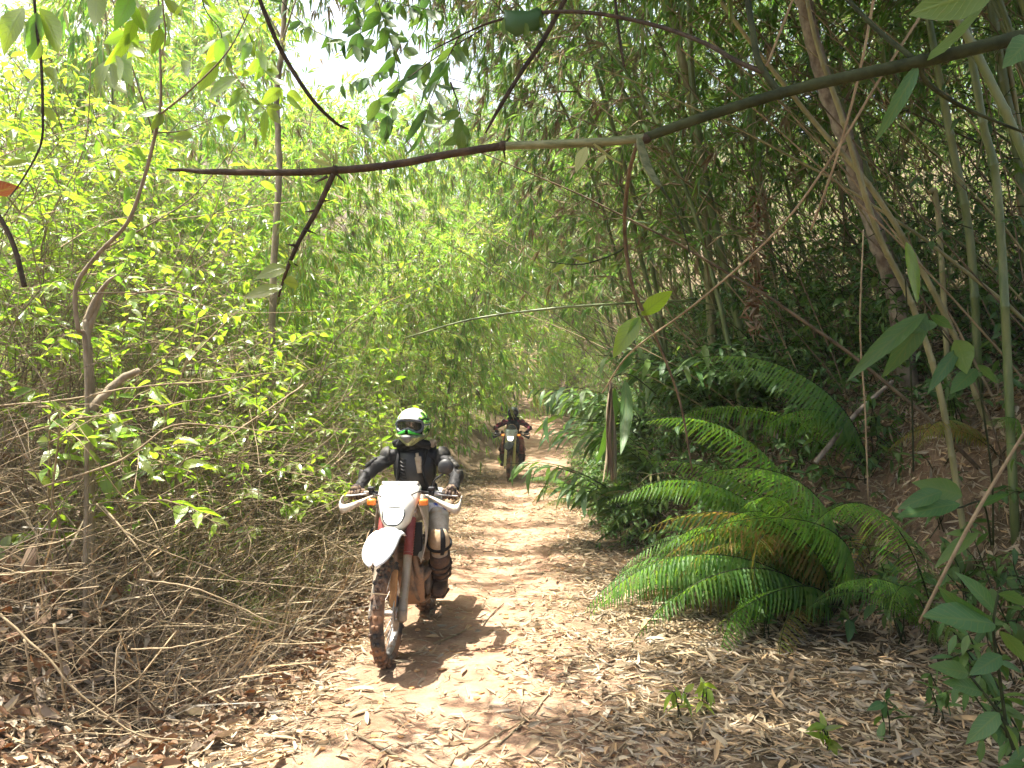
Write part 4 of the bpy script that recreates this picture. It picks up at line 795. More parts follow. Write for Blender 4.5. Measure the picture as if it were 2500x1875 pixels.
def rider(label, bike_loc, yaw, lean, st):
    r = thing("person", label, "person", bike_loc, 0); r.rotation_euler = (0, lean, yaw)
    E = st["elbow"]
    J = {"pelvis": ((0, 1.10, 0.985), (0.155, 0.125)), "waist": ((0, 1.05, 1.12), (0.140, 0.11)), "chest": ((0, 0.97, 1.275), (0.168, 0.125)), "neck": ((0, 0.91, 1.41), 0.075), "head0": ((0, 0.865, 1.50), 0.075), "head1": ((0, 0.85, 1.60), 0.07)}
    ed = [("pelvis", "waist"), ("waist", "chest"), ("chest", "neck"), ("neck", "head0"), ("head0", "head1")]
    for s_, q in ((-1, "a"), (1, "b")):
        J["clav" + q] = ((s_ * .11, .935, 1.345), .075); J["shoulder" + q] = ((s_ * .195, .925, 1.325), .072); J["upper" + q] = ((s_ * (.195 + E[0]) / 2 + s_ * .012, (.925 + E[1]) / 2 , (1.325 + E[2]) / 2), .056)
        J["elbow" + q] = ((s_ * E[0], E[1], E[2]), .047); J["fore" + q] = ((s_ * (E[0] * .45 + .355 * .55), E[1] * .45 + .555 * .55, E[2] * .45 + 1.10 * .55), .043); J["wrist" + q] = ((s_ * .355, .555, 1.105), .032)
        ed += [("chest", "clav" + q), ("clav" + q, "shoulder" + q), ("shoulder" + q, "upper" + q), ("upper" + q, "elbow" + q), ("elbow" + q, "fore" + q), ("fore" + q, "wrist" + q)]
        J["hip" + q] = ((s_ * .115, 1.06, .945), .105); J["thigh" + q] = ((s_ * .19, .86, .86), .093); J["knee" + q] = ((s_ * .235, .655, .72), .070); J["calf" + q] = ((s_ * .225, .75, .54), .062); J["ankle" + q] = ((s_ * .215, .845, .385), .045); J["heel" + q] = ((s_ * .215, .865, .345), .04); J["toe" + q] = ((s_ * .225, .68, .345), .036)
        ed += [("pelvis", "hip" + q), ("hip" + q, "thigh" + q), ("thigh" + q, "knee" + q), ("knee" + q, "calf" + q), ("calf" + q, "ankle" + q), ("ankle" + q, "heel" + q), ("heel" + q, "toe" + q)]
    def pick(c):
        if c.z < 1.04 and not (abs(c.x) > .27 and c.z > .98): return 1
        if c.z > 1.47: return 2
        return 0
    skin_body("body", J, ed, "pelvis", [st["jacket"], st["trousers"], M["neck_black"]], pick, r)
    for s_, q in ((-1, "a"), (1, "b")):
        # boots with shin plate, straps and sole
        bt = MB(); A = lambda k: np.array(J[k + q][0])
        cfm, ank = A("calf"), A("ankle"); top = A("knee") * .42 + cfm * .58; rings = []
        for p, rx, ry in ((top, .078, .085), (cfm, .074, .084), (cfm * .4 + ank * .6, .062, .075), (ank, .056, .072)):
            d = unit(ank - top); u = unit(np.cross(d, (1, 0, 0))); v = np.array((1.0, 0, 0)); rings.append([p + rx * v * math.cos(t) + ry * u * math.sin(t) for t in np.linspace(0, 2 * math.pi, 16, endpoint=False)])
        hl, to = A("heel"), A("toe")
        for p, rx, rz in ((hl + (0, .02, -.0), .05, .065), (hl + (0, -.06, -.002), .052, .062), ((hl + to) / 2 + (0, -.02, -.008), .052, .05), (to + (0, -.01, -.008), .05, .042), (to + (0, -.055, -.012), .03, .026)):
            pass
        loft(bt, rings)
        ft = []
        for y, rx, zt in ((hl[1] + .055, .030, .06), (hl[1] + .03, .050, .10), (hl[1] - .03, .054, .115), (hl[1] - .08, .054, .085), (to[1] + .02, .055, .07), (to[1] - .04, .05, .062), (to[1] - .075, .025, .04)):
            ft.append([(hl[0] + s_ * .012 * (hl[1] - y) / .2 + rx * np.sign(math.cos(t)) * abs(math.cos(t)) ** .7, y, .307 + zt / 2 + zt / 2 * np.sign(math.sin(t)) * abs(math.sin(t)) ** .7) for t in np.linspace(0, 2 * math.pi, 14, endpoint=False)])
        loft(bt, ft); bo = bt.build("boot", st["boot"], r)
        so_ = MB(); rbox(so_, (hl[0] + s_ * .006, (hl[1] + to[1]) / 2 - .005, .303), (.108, .28, .022), .01); so_.build("sole", M["boot_sole"], bo)
        for k in range(3):
            p = cfm * (1 - .32 * k) + ank * .32 * k; d = unit(ank - cfm); u = unit(np.cross(d, (1, 0, 0))); rr = .083 - .005 * k
            stp = MB(); tube(stp, [p + rr * np.array((1.0, 0, 0)) * math.cos(t) + (rr + .008) * u * math.sin(t) for t in np.linspace(0, 2 * math.pi, 18)], .0085, 5, cap=False); rbox(stp, p + np.array((s_ * (rr + .004), -.01, 0)), (.014, .03, .025), .004); stp.build("boot_strap", M["boot_sole"], bo)
        # knee guard and its dark band
        kg = MB(); kn = A("knee"); shell(kg, kn + (0, .005, -.01), (.074, .083, .105), -1.4, 1.4, -.85, 1.0, (14, 10), .008); kg.build("knee_guard", st["knee"], r)
        kp = MB(); shell(kp, kn + (s_ * .004, .004, -.01), (.080, .088, .110), s_ * .45 - .22, s_ * .45 + .22, -.9, 1.1, (6, 10), .010); kp.build("knee_panel", st["kneeband"], r)
        kb = MB(); d = unit(cfm - kn); u = unit(np.cross(d, (1, 0, 0))); p = kn + d * .03; tube(kb, [p + .085 * np.array((1.0, 0, 0)) * math.cos(t) + .094 * u * math.sin(t) for t in np.linspace(0, 2 * math.pi, 18)], .014, 6, cap=False); kb.build("knee_strap", st["kneeband"], r)
        th = MB(); hp_, t_ = A("hip"), A("thigh"); d = unit(t_ - hp_); shell(th, t_ * .6 + hp_ * .4, (.105, .105, .108), s_ * .2 - .9, s_ * .2 + .9, -.7, .75, (10, 8), .008); th.build("thigh_panel", st["thigh"], r)
        # shoulder and elbow armour
        sh_ = A("shoulder"); sg = MB(); shell(sg, sh_ + (s_ * .01, 0, 0.005), (.071, .080, .074), s_ * 1.1 - 1.4, s_ * 1.1 + 1.4, -.6, 1.25, (16, 9), .006); so2 = sg.build("shoulder_guard", st["armour"], r)
        s2 = MB(); u_ = A("upper"); d = unit(A("elbow") - A("shoulder")); nrm = unit(np.cross(d, (0, 1.0, 0)))
        for q_ in (-.035, 0, .035): rbox(s2, u_ + d * q_ + np.array((s_ * .040, -.028, .03)), (.05, .05, .026), .008, (0, s_ * .9, s_ * -.5), seg=1)
        s2.build("arm_plate", st["armour"], so2)
        eg = MB(); el_ = A("elbow"); shell(eg, el_ + (s_ * .004, 0, -.005), (.052, .055, .07), s_ * 1.0 - .8, s_ * 1.0 + .8, -.8, .8, (14, 9), .006); eg.build("elbow_guard", st["elbowm"], r)
        cu = MB(); f_, w2 = A("fore"), A("wrist"); tube(cu, [f_ * .3 + w2 * .7, w2, w2 + (w2 - f_) * .15], [.043, .042, .04], 12); gl = glove(r, (s_ * .305, .477, 1.085), (s_ * .395, .50, 1.075), J["wrist" + q][0], s_, st["glove"]); cu.build("cuff", M["neck_black"], gl)
    # chest protector with ribs, centre pouch line
    cpm = MB(); shell(cpm, np.array((0, .965, 1.235)), (.178, .148, .20), -1.0, 1.0, -.85, .72, (18, 14), .014); cpo = cpm.build("chest_protector", st["vest"], r)
    for k in range(7):
        z = 1.305 - .026 * k; rb = MB(); pts = []
        for a in (-.78, -.6, -.42, -.30): 
            e = math.asin(np.clip((z - 1.235 + (.018 if a in (-.6,) else 0) - .012 * (a > -.45)) / .20, -1, 1)); pts.append((.186 * math.cos(e) * math.sin(a), .965 - .170 * math.cos(e) * math.cos(a), z + (.016 if a == -.6 else 0)))
        tube(rb, pts, .006, 5); rb.build("rib", st["rib"], cpo)
        if not st.get("pouch"):
            r2 = MB(); tube(r2, [(-p[0], p[1], p[2]) for p in pts], .006, 5); r2.build("rib", st["rib"], cpo)
    if st.get("pouch"):
        po = MB(); rbox(po, (.055, .808, 1.27), (.05, .035, .13), .012, (R(6), R(-8), 0)); po.build("strap_pouch", M["tan_strap"], r)
        p2 = MB(); tube(p2, [(.045, .80, 1.32), (.04, .795, 1.36)], .013, 8); p2.build("strap_toggle", M["tan_strap"], r)
        hs = MB(); tube(hs, catmull([(.10, .86, 1.40), (.10, .815, 1.33), (.085, .80, 1.25), (.10, .82, 1.15), (.12, .87, 1.08)], 5), .013, 7); hs.build("hydration_hose", M["neck_black"], r)
        st2 = MB(); tube(st2, catmull([(-.12, .90, 1.39), (-.115, .825, 1.31), (-.11, .81, 1.22), (-.13, .86, 1.10)], 5), .012, 6); st2.build("pack_strap", M["neck_black"], r)
        bp_ = MB(); rbox(bp_, (0, 1.15, 1.28), (.26, .12, .30), .05); bp_.build("backpack", M["neck_black"], r)
    nb = MB(); tube(nb, [(.115 * math.sin(t), .895 - .105 * math.cos(t), 1.435 + .016 * math.cos(t) - .022 * abs(math.sin(t))) for t in np.linspace(0, 2 * math.pi, 22)], [.034] * 22, 9, cap=False); nb.build("neck_brace", M["neck_black"], r)
    if st.get("pouch"):
        for s_, mm in ((-1, M["neck_black"]), (1, M["tan_strap"])):
            sp2 = MB(); rbox(sp2, (s_ * .14, .90, 1.43), (.055, .10, .06), .02, (0, s_ * .5, 0)); sp2.build("brace_pad", mm, r)
    # helmet: dome, chin bar, peak, goggles with lens and strap
    hc = np.array((0, .845, 1.565)); he = bpy.data.objects.new("helmet", None); COL.objects.link(he); he.parent = r; he.location = hc; he.empty_display_size = .1; he.rotation_euler = (R(4), R(2), R(st.get("turn", -4)))
    hsx = 0.125; dm = MB(); shell(dm, 0, (hsx, .150, .128), -math.pi, math.pi, .40, 1.45, (40, 10), .012); shell(dm, 0, (hsx, .150, .128), .95, 2 * math.pi - .95, -.75, .40, (30, 10), .012); dm.build("dome", st["dome"], he)
    tp = MB(); ball(tp, (0, .0, .112), (.045, .05, .016), 14); tp.build("crown_plate", st["dome"], he)
    def chin(p, a, e):
        k = max(0, math.cos(a)) ** 2; p = p.copy(); p[0] *= 1 - .5 * max(0, (-e - .45) / .55); p[1] -= .048 * k; p[2] += -.012 * k + .018 * (k ** 6) * (e > -.5); return p
    cbm = MB(); shell(cbm, np.array((0, 0, -.004)), (hsx * 1.0, .150, .135), -1.25, 1.25, -1.0, -.36, (24, 8), .014, chin); cbm.build("chin_bar", st["chin"], he)
    ve = MB(); rows = [[(x * (.040 - .028 * u), -.204 + .016 * abs(x) ** 2 + .045 * u ** 2 + .010 * (u < .15), -.058 - .052 * u) for x in np.linspace(-1, 1, 7)] for u in np.linspace(0, 1, 7)]
    thick_sheet(ve, rows, -.010); ve.build("mouth_vent", st["vent"], he)
    for s_ in (-1, 1):
        fl = MB(); rows = [[(s_ * (.012 + .078 * u), -.196 + .080 * u ** 2, -.038 - .012 * u + v * (.013 - .010 * u) + .014 * (1 - u)) for v in np.linspace(-1, 1, 4)] for u in np.linspace(0, 1, 8)]
        thick_sheet(fl, rows, s_ * .006); fl.build("chin_flash", st["flash"], he)
    pk = MB(); rows = [[(x * (.102 - .012 * u), -.112 - .052 * u + .055 * abs(x) ** 2.2, .066 + .006 * u - .020 * abs(x) ** 2 + .014 * math.cos(x * 6) * (1 - u) * .4) for x in np.linspace(-1, 1, 13)] for u in np.linspace(0, 1, 6)]
    thick_sheet(pk, rows, .006); pk.build("peak", st["peak"], he)
    go = bpy.data.objects.new("goggles", None); COL.objects.link(go); go.parent = he; go.empty_display_size = .05
    def gp_(x, z): return (x * .100, -.150 + .055 * abs(x) ** 2.2, z)
    out = [gp_(math.copysign(abs(math.cos(t)) ** .55, math.cos(t)), .012 + (.046 if math.sin(t) > 0 else .048) * math.copysign(abs(math.sin(t)) ** .7, math.sin(t)) + (.030 * max(0, 1 - abs(math.cos(t)) * 3.0) if math.sin(t) < 0 else 0)) for t in np.linspace(0, 2 * math.pi, 48, endpoint=False)]
    gf = MB(); tube(gf, out + out[:2], .011, 8, cap=False); gf.build("goggle_frame", st["gframe"], go)
    ln = MB(); o_ = np.array(out); cen = np.array((0, -.153, .016)); rings = [cen + (o_ - cen) * k + np.array((0, -.010 * (1 - k), 0)) for k in (1.0, .8, .55, .3, .08)]
    rings = [np.stack([q[:, 0], -.150 + .055 * (np.abs(q[:, 0]) / .1) ** 2.2 - .003, q[:, 2]], 1) for q in rings]; loft(ln, rings); ln.build("lens", M["lens"], go)
    bs = MB(); shell(bs, 0, (hsx * .93, .118, .11), -1.2, 1.2, -.62, .5, (14, 8), .01); bs.build("face_liner", M["neck_black"], he)
    sg_ = MB(); tube(sg_, [((hsx + .003) * math.sin(a), -(.153) * math.cos(a), .02) for a in np.linspace(.95, 2 * math.pi - .95, 26)], .010, 6); sg_.build("strap", st["gframe"], go)
    return r

M["neck_black"] = noise_mat("black_fabric", (0.010, 0.010, 0.011), (0.022, 0.021, 0.021), 40, 0.85, 0.2, bump=0.1)
M["jacket_black"] = noise_mat("black_jacket", (0.009, 0.009, 0.010), (0.024, 0.022, 0.021), 16, 0.65, 0.3, bump=0.3)
M["armour"] = noise_mat("dusty_black_armour", (0.022, 0.021, 0.019), (0.075, 0.068, 0.055), 16, 0.6, 0.3, dirt=(0.012, 0.012, 0.012), dirt_lo=0.46, dirt_scale=14)
M["elbow"] = noise_mat("elbow_armour", (0.014, 0.013, 0.013), (0.05, 0.042, 0.032), 18, 0.6, 0.4)
M["vest"] = noise_mat("vest_plastic", (0.010, 0.010, 0.011), (0.025, 0.024, 0.023), 12, 0.5, 0.4)
M["rib"] = noise_mat("vest_rib", (0.022, 0.021, 0.019), (0.045, 0.042, 0.038), 12, 0.5, 0.4)
M["tan_strap"] = noise_mat("tan_strap", (0.28, 0.22, 0.15), (0.42, 0.34, 0.25), 25, 0.8, 0.2)
M["white_trousers"] = noise_mat("dusty_riding_trousers", (0.30, 0.26, 0.21), (0.46, 0.42, 0.37), 9, 0.8, 0.2, bump=0.2, dirt=(0.40, 0.25, 0.14), dirt_lo=0.52, dirt_scale=6)
M["blue_panel"] = noise_mat("blue_white_panel", (0.03, 0.05, 0.28), (0.60, 0.60, 0.66), 9, 0.75, 0.2, lo=0.46, hi=0.52)
M["knee_tan"] = noise_mat("muddy_knee", (0.34, 0.22, 0.12), (0.48, 0.37, 0.25), 12, 0.8, 0.2, dirt=(0.50, 0.22, 0.09), dirt_lo=0.58, dirt_scale=12)
M["boot_brown"] = noise_mat("muddy_boot", (0.055, 0.035, 0.025), (0.17, 0.09, 0.05), 14, 0.75, 0.3, bump=0.3, dirt=(0.36, 0.24, 0.15), dirt_lo=0.60, dirt_scale=9)
M["boot_sole"] = noise_mat("boot_sole", (0.03, 0.022, 0.018), (0.10, 0.065, 0.045), 18, 0.8, 0.2)
M["glove_brown"] = noise_mat("patterned_glove", (0.035, 0.022, 0.022), (0.22, 0.15, 0.09), 38, 0.75, 0.25, lo=0.44, hi=0.58)
m, n, l, b = new_mat("goggle_lens"); b.inputs["Base Color"].default_value = (0.022, 0.024, 0.02, 1); b.inputs["Roughness"].default_value = 0.06; b.inputs["Specular IOR Level"].default_value = 0.8; M["lens"] = m
m, n, l, b = new_mat("white_green_dome"); M["dome_green"] = m
tc = n.new("ShaderNodeTexCoord"); sp = n.new("ShaderNodeSeparateXYZ"); l.new(tc.outputs["Object"], sp.inputs[0])
ab = n.new("ShaderNodeMath"); ab.operation = 'ABSOLUTE'; l.new(sp.outputs[0], ab.inputs[0])
ns = n.new("ShaderNodeTexNoise"); ns.inputs["Scale"].default_value = 22; ns.inputs["Detail"].default_value = 2; l.new(tc.outputs["Object"], ns.inputs["Vector"])
r1 = ramp(n, [(0.40, (0.03, 0.06, 0.02)), (0.47, (0.10, 0.32, 0.05)), (0.55, (0.42, 0.55, 0.12)), (0.62, (0.78, 0.80, 0.70))], 'CONSTANT'); l.new(ns.outputs[0], r1.inputs[0])
r2 = ramp(n, [(0.060, (0, 0, 0)), (0.075, (1, 1, 1))]); l.new(ab.outputs[0], r2.inputs[0])
mi = n.new("ShaderNodeMixRGB"); mi.inputs[1].default_value = (0.80, 0.80, 0.76, 1); l.new(r2.outputs[0], mi.inputs[0]); l.new(r1.outputs[0], mi.inputs[2]); l.new(mi.outputs[0], b.inputs["Base Color"]); b.inputs["Roughness"].default_value = 0.25
M["chin_green"] = noise_mat("green_grey_chin", (0.16, 0.18, 0.10), (0.42, 0.48, 0.20), 26, 0.35, 0.5, lo=0.42, hi=0.58, detail=2)
M["flash_green"] = noise_mat("bright_green", (0.05, 0.42, 0.04), (0.08, 0.55, 0.07), 6, 0.35, 0.5)
M["vent_grey"] = noise_mat("grey_vent", (0.13, 0.13, 0.12), (0.2, 0.2, 0.18), 9, 0.5, 0.4)
M["peak_brown"] = noise_mat("bronze_peak", (0.10, 0.075, 0.04), (0.34, 0.27, 0.17), 24, 0.4, 0.5, lo=0.45, hi=0.55, detail=1)
M["gframe_grey"] = noise_mat("goggle_frame", (0.03, 0.035, 0.06), (0.12, 0.13, 0.14), 14, 0.4, 0.5)
M["red_check"] = noise_mat("red_black_jersey", (0.015, 0.008, 0.010), (0.15, 0.018, 0.028), 14, 0.8, 0.2, lo=0.46, hi=0.54, detail=2)  # red lowered in the colour to dim the farther rider, who is in shade
M["red_trousers"] = noise_mat("dusty_red_trousers", (0.20, 0.06, 0.045), (0.32, 0.14, 0.09), 8, 0.85, 0.2)
M["red_panel"] = noise_mat("red_panel", (0.34, 0.03, 0.03), (0.40, 0.05, 0.045), 8, 0.8, 0.2)
M["black_helmet"] = noise_mat("black_helmet", (0.02, 0.022, 0.022), (0.11, 0.12, 0.11), 16, 0.3, 0.5, lo=0.52, hi=0.58, detail=2)
M["grey_peak"] = noise_mat("grey_peak", (0.16, 0.18, 0.16), (0.30, 0.33, 0.30), 18, 0.4, 0.5)

B1 = np.array((-0.82, 5.19, 0.0)); B1[2] = float(HT(B1[0], B1[1])) - 0.008; Y1 = -R(4.2); L1 = -R(0.3)
st1 = dict(rim=M["steel"], fork=M["fork_grey"], gaiter=M["red_rubber"], mud_guard=True, fender=M["white_plastic"], mask=M["cream"], bezel=M["black_plastic"], guard=M["muddy_white"], ind=M["orange"], mirror=True, tank=M["muddy_white"], shroud=M["muddy_white"])  # black bezel: recess shading round the lens put into its colour
motorcycle("motorcycle", "white mud-splashed trail motorcycle with red fork gaiters, ridden nearest along the trail", B1, Y1, L1, st1, 1)
rs1 = dict(elbow=(.345, .76, 1.19), jacket=M["jacket_black"], trousers=M["white_trousers"], boot=M["boot_brown"], knee=M["knee_tan"], kneeband=M["neck_black"], thigh=M["blue_panel"], armour=M["armour"], elbowm=M["elbow"], glove=M["glove_brown"],
           vest=M["vest"], rib=M["rib"], pouch=True, dome=M["dome_green"], chin=M["chin_green"], vent=M["vent_grey"], flash=M["flash_green"], peak=M["peak_brown"], gframe=M["gframe_grey"], turn=-3)
rider("person in white and green helmet, goggles and black armour riding the white motorcycle", B1, Y1, L1, rs1)
B2 = np.array((-0.06, 17.75, 0.0)); B2[2] = float(HT(B2[0], B2[1])) - 0.008; Y2 = -R(5); L2 = R(0.5)
st2 = dict(rim=M["steel"], fork=M["fork_grey"], gaiter=M["black_plastic"], yellow=True, fender=M["black_plastic"], mask=M["blade"], bezel=M["brown_mud"], guard=M["black_plastic"], ind=M["orange_lit"], tank=M["black_plastic"], shroud=M["black_plastic"], screen=True, decals=True, blue=M["blue_panel"])
motorcycle("motorcycle", "dark trail motorcycle with pale headlight mask and small screen, farther along the trail", B2, Y2, L2, st2, 2)
rs2 = dict(elbow=(.40, .76, 1.20), jacket=M["red_check"], trousers=M["red_trousers"], boot=M["boot_sole"], knee=M["red_trousers"], kneeband=M["boot_brown"], thigh=M["red_panel"], armour=M["red_check"], elbowm=M["neck_black"], glove=M["neck_black"],
           vest=M["neck_black"], rib=M["vest"], dome=M["black_helmet"], chin=M["neck_black"], vent=M["neck_black"], flash=M["neck_black"], peak=M["grey_peak"], gframe=M["neck_black"], turn=4)
rider("person in black helmet and red checked jersey riding the farther dark motorcycle", B2, Y2, L2, rs2)
# ------------------------------------------------------------------ plants one can tell apart
def leafs(parent, shapes_me, items, name="leaf", extra=None):
    """every leaf an object of its own: (mesh number, matrix)"""
    for k, mx in items:
        link(name, shapes_me[k % len(shapes_me)], parent, mx)
def shape_mesh(name, shape, mat):
    q = MB(); q.add(shape[0], shape[1], 0, shape[2]); return q.data(name, mat)
LEAF = [shape_mesh("leaf", s_, M["broad"]) for s_ in BRF]
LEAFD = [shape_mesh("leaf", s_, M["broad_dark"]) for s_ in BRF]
LONG = [leaf_shape(w_, [0.08, 0.25, 0.5, 0.75, 0.92], [0.5, 0.9, 1, 0.7, 0.28], f, d, 0.03) for w_, f, d in ((0.10, 0.3, 0.25), (0.085, 0.4, 0.5), (0.115, 0.25, 0.7))]
LONGD = [shape_mesh("leaf", s_, M["broad_dark"]) for s_ in LONG]
LONGG = [shape_mesh("leaf", s_, M["broad"]) for s_ in LONG]
DEADL = [shape_mesh("dead_leaf", leaf_shape(w_, [0.06, 0.2, 0.42, 0.65, 0.86], [0.4, 0.85, 1, 0.8, 0.4], f, d, wv), M["dead_broad"]) for w_, f, d, wv in ((0.26, 0.5, -0.3, .3), (0.3, -0.4, 0.35, .35), (0.22, 0.8, 0.1, .25))]

def stem_leaves(g, pts, n, L, t0=0.25, spread=0.9, droop=0.25, upn=0.0):
    """leaf placements alternating along a stem"""
    out = []; k = len(pts) - 1
    for i in range(n):
        u = (t0 + (1 - t0) * (i + g.uniform(0, .6)) / n) * k; ii = min(int(u), k - 1); p = pts[ii] + (pts[ii + 1] - pts[ii]) * (u - ii); d = unit(pts[ii + 1] - pts[ii])
        s_ = unit(np.cross(d, (0, 0, 1.0)) + g.normal(0, .3, 3)) * (1 if i % 2 else -1)
        D = unit(d * 0.55 + s_ * spread + g.normal(0, 0.25, 3) + (0, 0, -droop + upn)); l_ = L * g.uniform(.6, 1.2)
        out.append((int(g.integers(0, 4)), leaf_matrix(p, p + D * l_, g.normal(0, .5))))
    if n: out.append((0, leaf_matrix(pts[-1], pts[-1] + unit(pts[-1] - pts[-2] + (0, 0, -.05)) * L * .8, 0.2)))
    return out

def shrub(name, label, group, base, seed, H, nst, nleaf, L, meshes, stem_mat, lean=(0.25, -0.1), cat="shrub", side=2, r0=0.012):
    g = np.random.default_rng(seed); r = thing(name, label, cat, base, 0, group); items = []
    for s_ in range(nst):
        a = g.uniform(0, 6.28); sp = g.uniform(.1, .45); h = H * g.uniform(.65, 1.1)
        top = np.array((math.cos(a) * sp * h + lean[0] * h, math.sin(a) * sp * h + lean[1] * h, h)); mid = top * .5 + np.array((-top[0] * .12, -top[1] * .12, .05 * h)) + g.normal(0, .04 * h, 3)
        P = catmull([(g.normal(0, .04), g.normal(0, .04), -.12), mid * .5 + g.normal(0, .02, 3), mid, top * .8 + (0, 0, .03), top], 4)
        st = MB(); tube(st, P, [r0, .003], 6); items += stem_leaves(g, P, nleaf, L, .3); so_ = st.build("stem", stem_mat, r); k = len(P)
        for q in range(side):
            i = int(g.integers(k // 3, k - 3)); d = unit(P[i + 1] - P[i] + g.normal(0, .8, 3)); l_ = h * g.uniform(.18, .4)
            B = catmull([P[i], P[i] + d * l_ * .5, P[i] + d * l_ + (0, 0, -.06 * l_)], 4); bm_ = MB(); tube(bm_, B, [.005, .002], 4); bm_.build("twig", stem_mat, so_); items += stem_leaves(g, B, max(3, nleaf // 2), L, .2)
    leafs(r, meshes, items); return r

# leafy shrubs of the sunny slope, nearest first
SH = [  # pixel of the base in the photograph, distance, height, stems, leaves per stem, what tells it apart
    (120, 1180, 4.6, 1.5, 3, 9, "at the lower edge of the photo's twig heap"), (330, 1050, 5.4, 1.7, 3, 9, "beside the forked brown stem"), (560, 1080, 6.2, 1.5, 3, 8, "in front of the slender pale tree"),
    (60, 900, 5.4, 2.2, 3, 10, "behind the snapped stump"), (250, 880, 6.2, 2.3, 3, 10, "above the twig heap"), (430, 900, 6.8, 2.0, 3, 9, "between the twig heap and the pale tree"),
    (620, 960, 7.6, 1.6, 3, 8, "touching the pale tree trunk"), (760, 1000, 8.2, 1.3, 3, 8, "closest behind the nearest rider"), (-80, 700, 6.4, 2.6, 3, 10, "at the outer edge of the sunny slope"),
    (150, 640, 7.2, 2.6, 3, 10, "high on the sunny slope under the drooping leafy branch"), (340, 620, 7.8, 2.6, 3, 9, "high on the slope behind the forked stem"), (520, 660, 8.4, 2.2, 3, 9, "high on the slope beside the pale tree"), (700, 760, 9.2, 1.8, 3, 8, "on the slope past the pale tree"),
    (860, 900, 10.5, 1.3, 3, 8, "on the bank above the nearest rider's helmet")]
for k, (u, v, d, h, ns_, nl_, where) in enumerate(SH):
    p = W(u, v, d); b_ = G(p[0], p[1]); hh = max(h, p[2] - b_[2] + h * .45) if v < 1000 else h
    shrub("shrub", "shrub with oval yellow-green leaves, " + where, "leafy shrubs on the sunny slope", b_, 100 + k, min(hh, 3.4), ns_, nl_ + 3, 0.135, LEAF, M["twig"], lean=(0.12, -0.12), side=3)

# ------------------------------------------------------------------ ferns
def frond_mesh(seed, L, n, pl, curl, mat):
    g = np.random.default_rng(seed); t = np.linspace(0, 1, 22); th = 1.15 - curl * t ** 1.3
    P = np.stack([np.concatenate([[0], np.cumsum(np.cos(th[1:])) * L / 21]), 0.03 * L * np.sin(t * 3), np.concatenate([[0], np.cumsum(np.sin(th[1:])) * L / 21])], 1)
    mb = MB(); tube(mb, P, [0.0055, 0.0015], 4, 1, cap=False); LP = []; LD = []; LL = []
    for i in range(n):
        u = (0.16 + 0.84 * i / n) * 21; ii = min(int(u), 20); p = P[ii] + (P[ii + 1] - P[ii]) * (u - ii); d = unit(P[ii + 1] - P[ii]); f = i / n; l_ = pl * (np.interp(f, [0, .12, .35, .75, 1], [.55, .85, 1, .6, .12]))
        for s_ in (-1, 1):
            LP.append(p); LD.append(unit(d * .42 + np.array((0, s_ * 1.0, -.75)) + g.normal(0, .07, 3))); LL.append(l_ * g.uniform(.9, 1.08))
    X, Yv, Z = frames(np.array(LD), np.array([0.25 if i % 2 else -0.25 for i in range(len(LP))]) + g.normal(0, .12, len(LP)))
    for p, x, y, z, l_ in zip(LP, X, Yv, Z, LL):          # each pinna with a toothed edge
        k = 11; tt = np.linspace(0, 1, k); V = []; 
        for q in range(k):
            ww = 0.068 * (1 - tt[q] ** 2.2) * (1.0 if q % 2 else .42) + .004; zz = -.28 * tt[q] ** 2
            V += [(-ww, tt[q], zz + .15 * ww), (0, tt[q], zz), (ww, tt[q], zz + .15 * ww)]
        V = np.array(V) * l_; V = p + V[:, :1] * x + V[:, 1:2] * y + V[:, 2:] * z
        F = [(3 * a, 3 * a + 1, 3 * a + 4, 3 * a + 3) for a in range(k - 1)] + [(3 * a + 1, 3 * a + 2, 3 * a + 5, 3 * a + 4) for a in range(k - 1)]
        mb.add(V, np.array(F), 0)
    return mb.data("frond", [mat, M["stem_green"]], False), P[-1]
FRONDS = [frond_mesh(300 + k, L, n, pl, c, M[mt]) for k, (L, n, pl, c, mt) in enumerate([(1.7, 50, .21, 1.85, 'fern'), (1.45, 44, .20, 2.1, 'fern'), (1.9, 56, .22, 1.75, 'fern'), (1.2, 38, .18, 2.2, 'fern'), (1.55, 42, .18, 2.2, 'fern_old'), (1.6, 50, .16, 2.0, 'fern')])]
gr = np.random.default_rng(55)
def fern(label, base, fr, group="ferns on the shady bank"):
    """fr: fronds as (mesh, heading in degrees, pitch change in degrees, scale)"""
    r = thing("fern", label, "fern", base, 0, group)
    for k, az, pt, sc in fr:
        link("frond", FRONDS[k][0], r, (Matrix.Rotation(R(az), 4, 'Z') @ Matrix.Rotation(-R(pt), 4, 'Y') @ Matrix.Rotation(gr.normal(0, .32), 4, 'X') @ Matrix.Scale(sc, 4)))
    return r
gf = np.random.default_rng(77)
def fan(n, a0, a1, pit=(-25, 15), sc=(.8, 1.1)): return [(int(gf.integers(0, 6)), a0 + (a1 - a0) * (i + gf.uniform(.1, .9)) / n, gf.uniform(*pit), gf.uniform(*sc)) for i in range(n)]
p = W(2050, 1470, 6.15); fern("largest bright green fern, its fronds hanging over the edge of the trail", G(p[0] - .1, p[1]), fan(34, 130, 240, (-26, 18), (.95, 1.45)) + fan(6, 40, 120, (-5, 22), (.8, 1.05)) + fan(8, 140, 215, (8, 26), (1.15, 1.45)))
p = W(1900, 1390, 7.1); fern("dense fern leaning over the trail just behind the largest fern", G(p[0], p[1]), fan(13, 140, 235, (-25, 0), (.55, .8)))
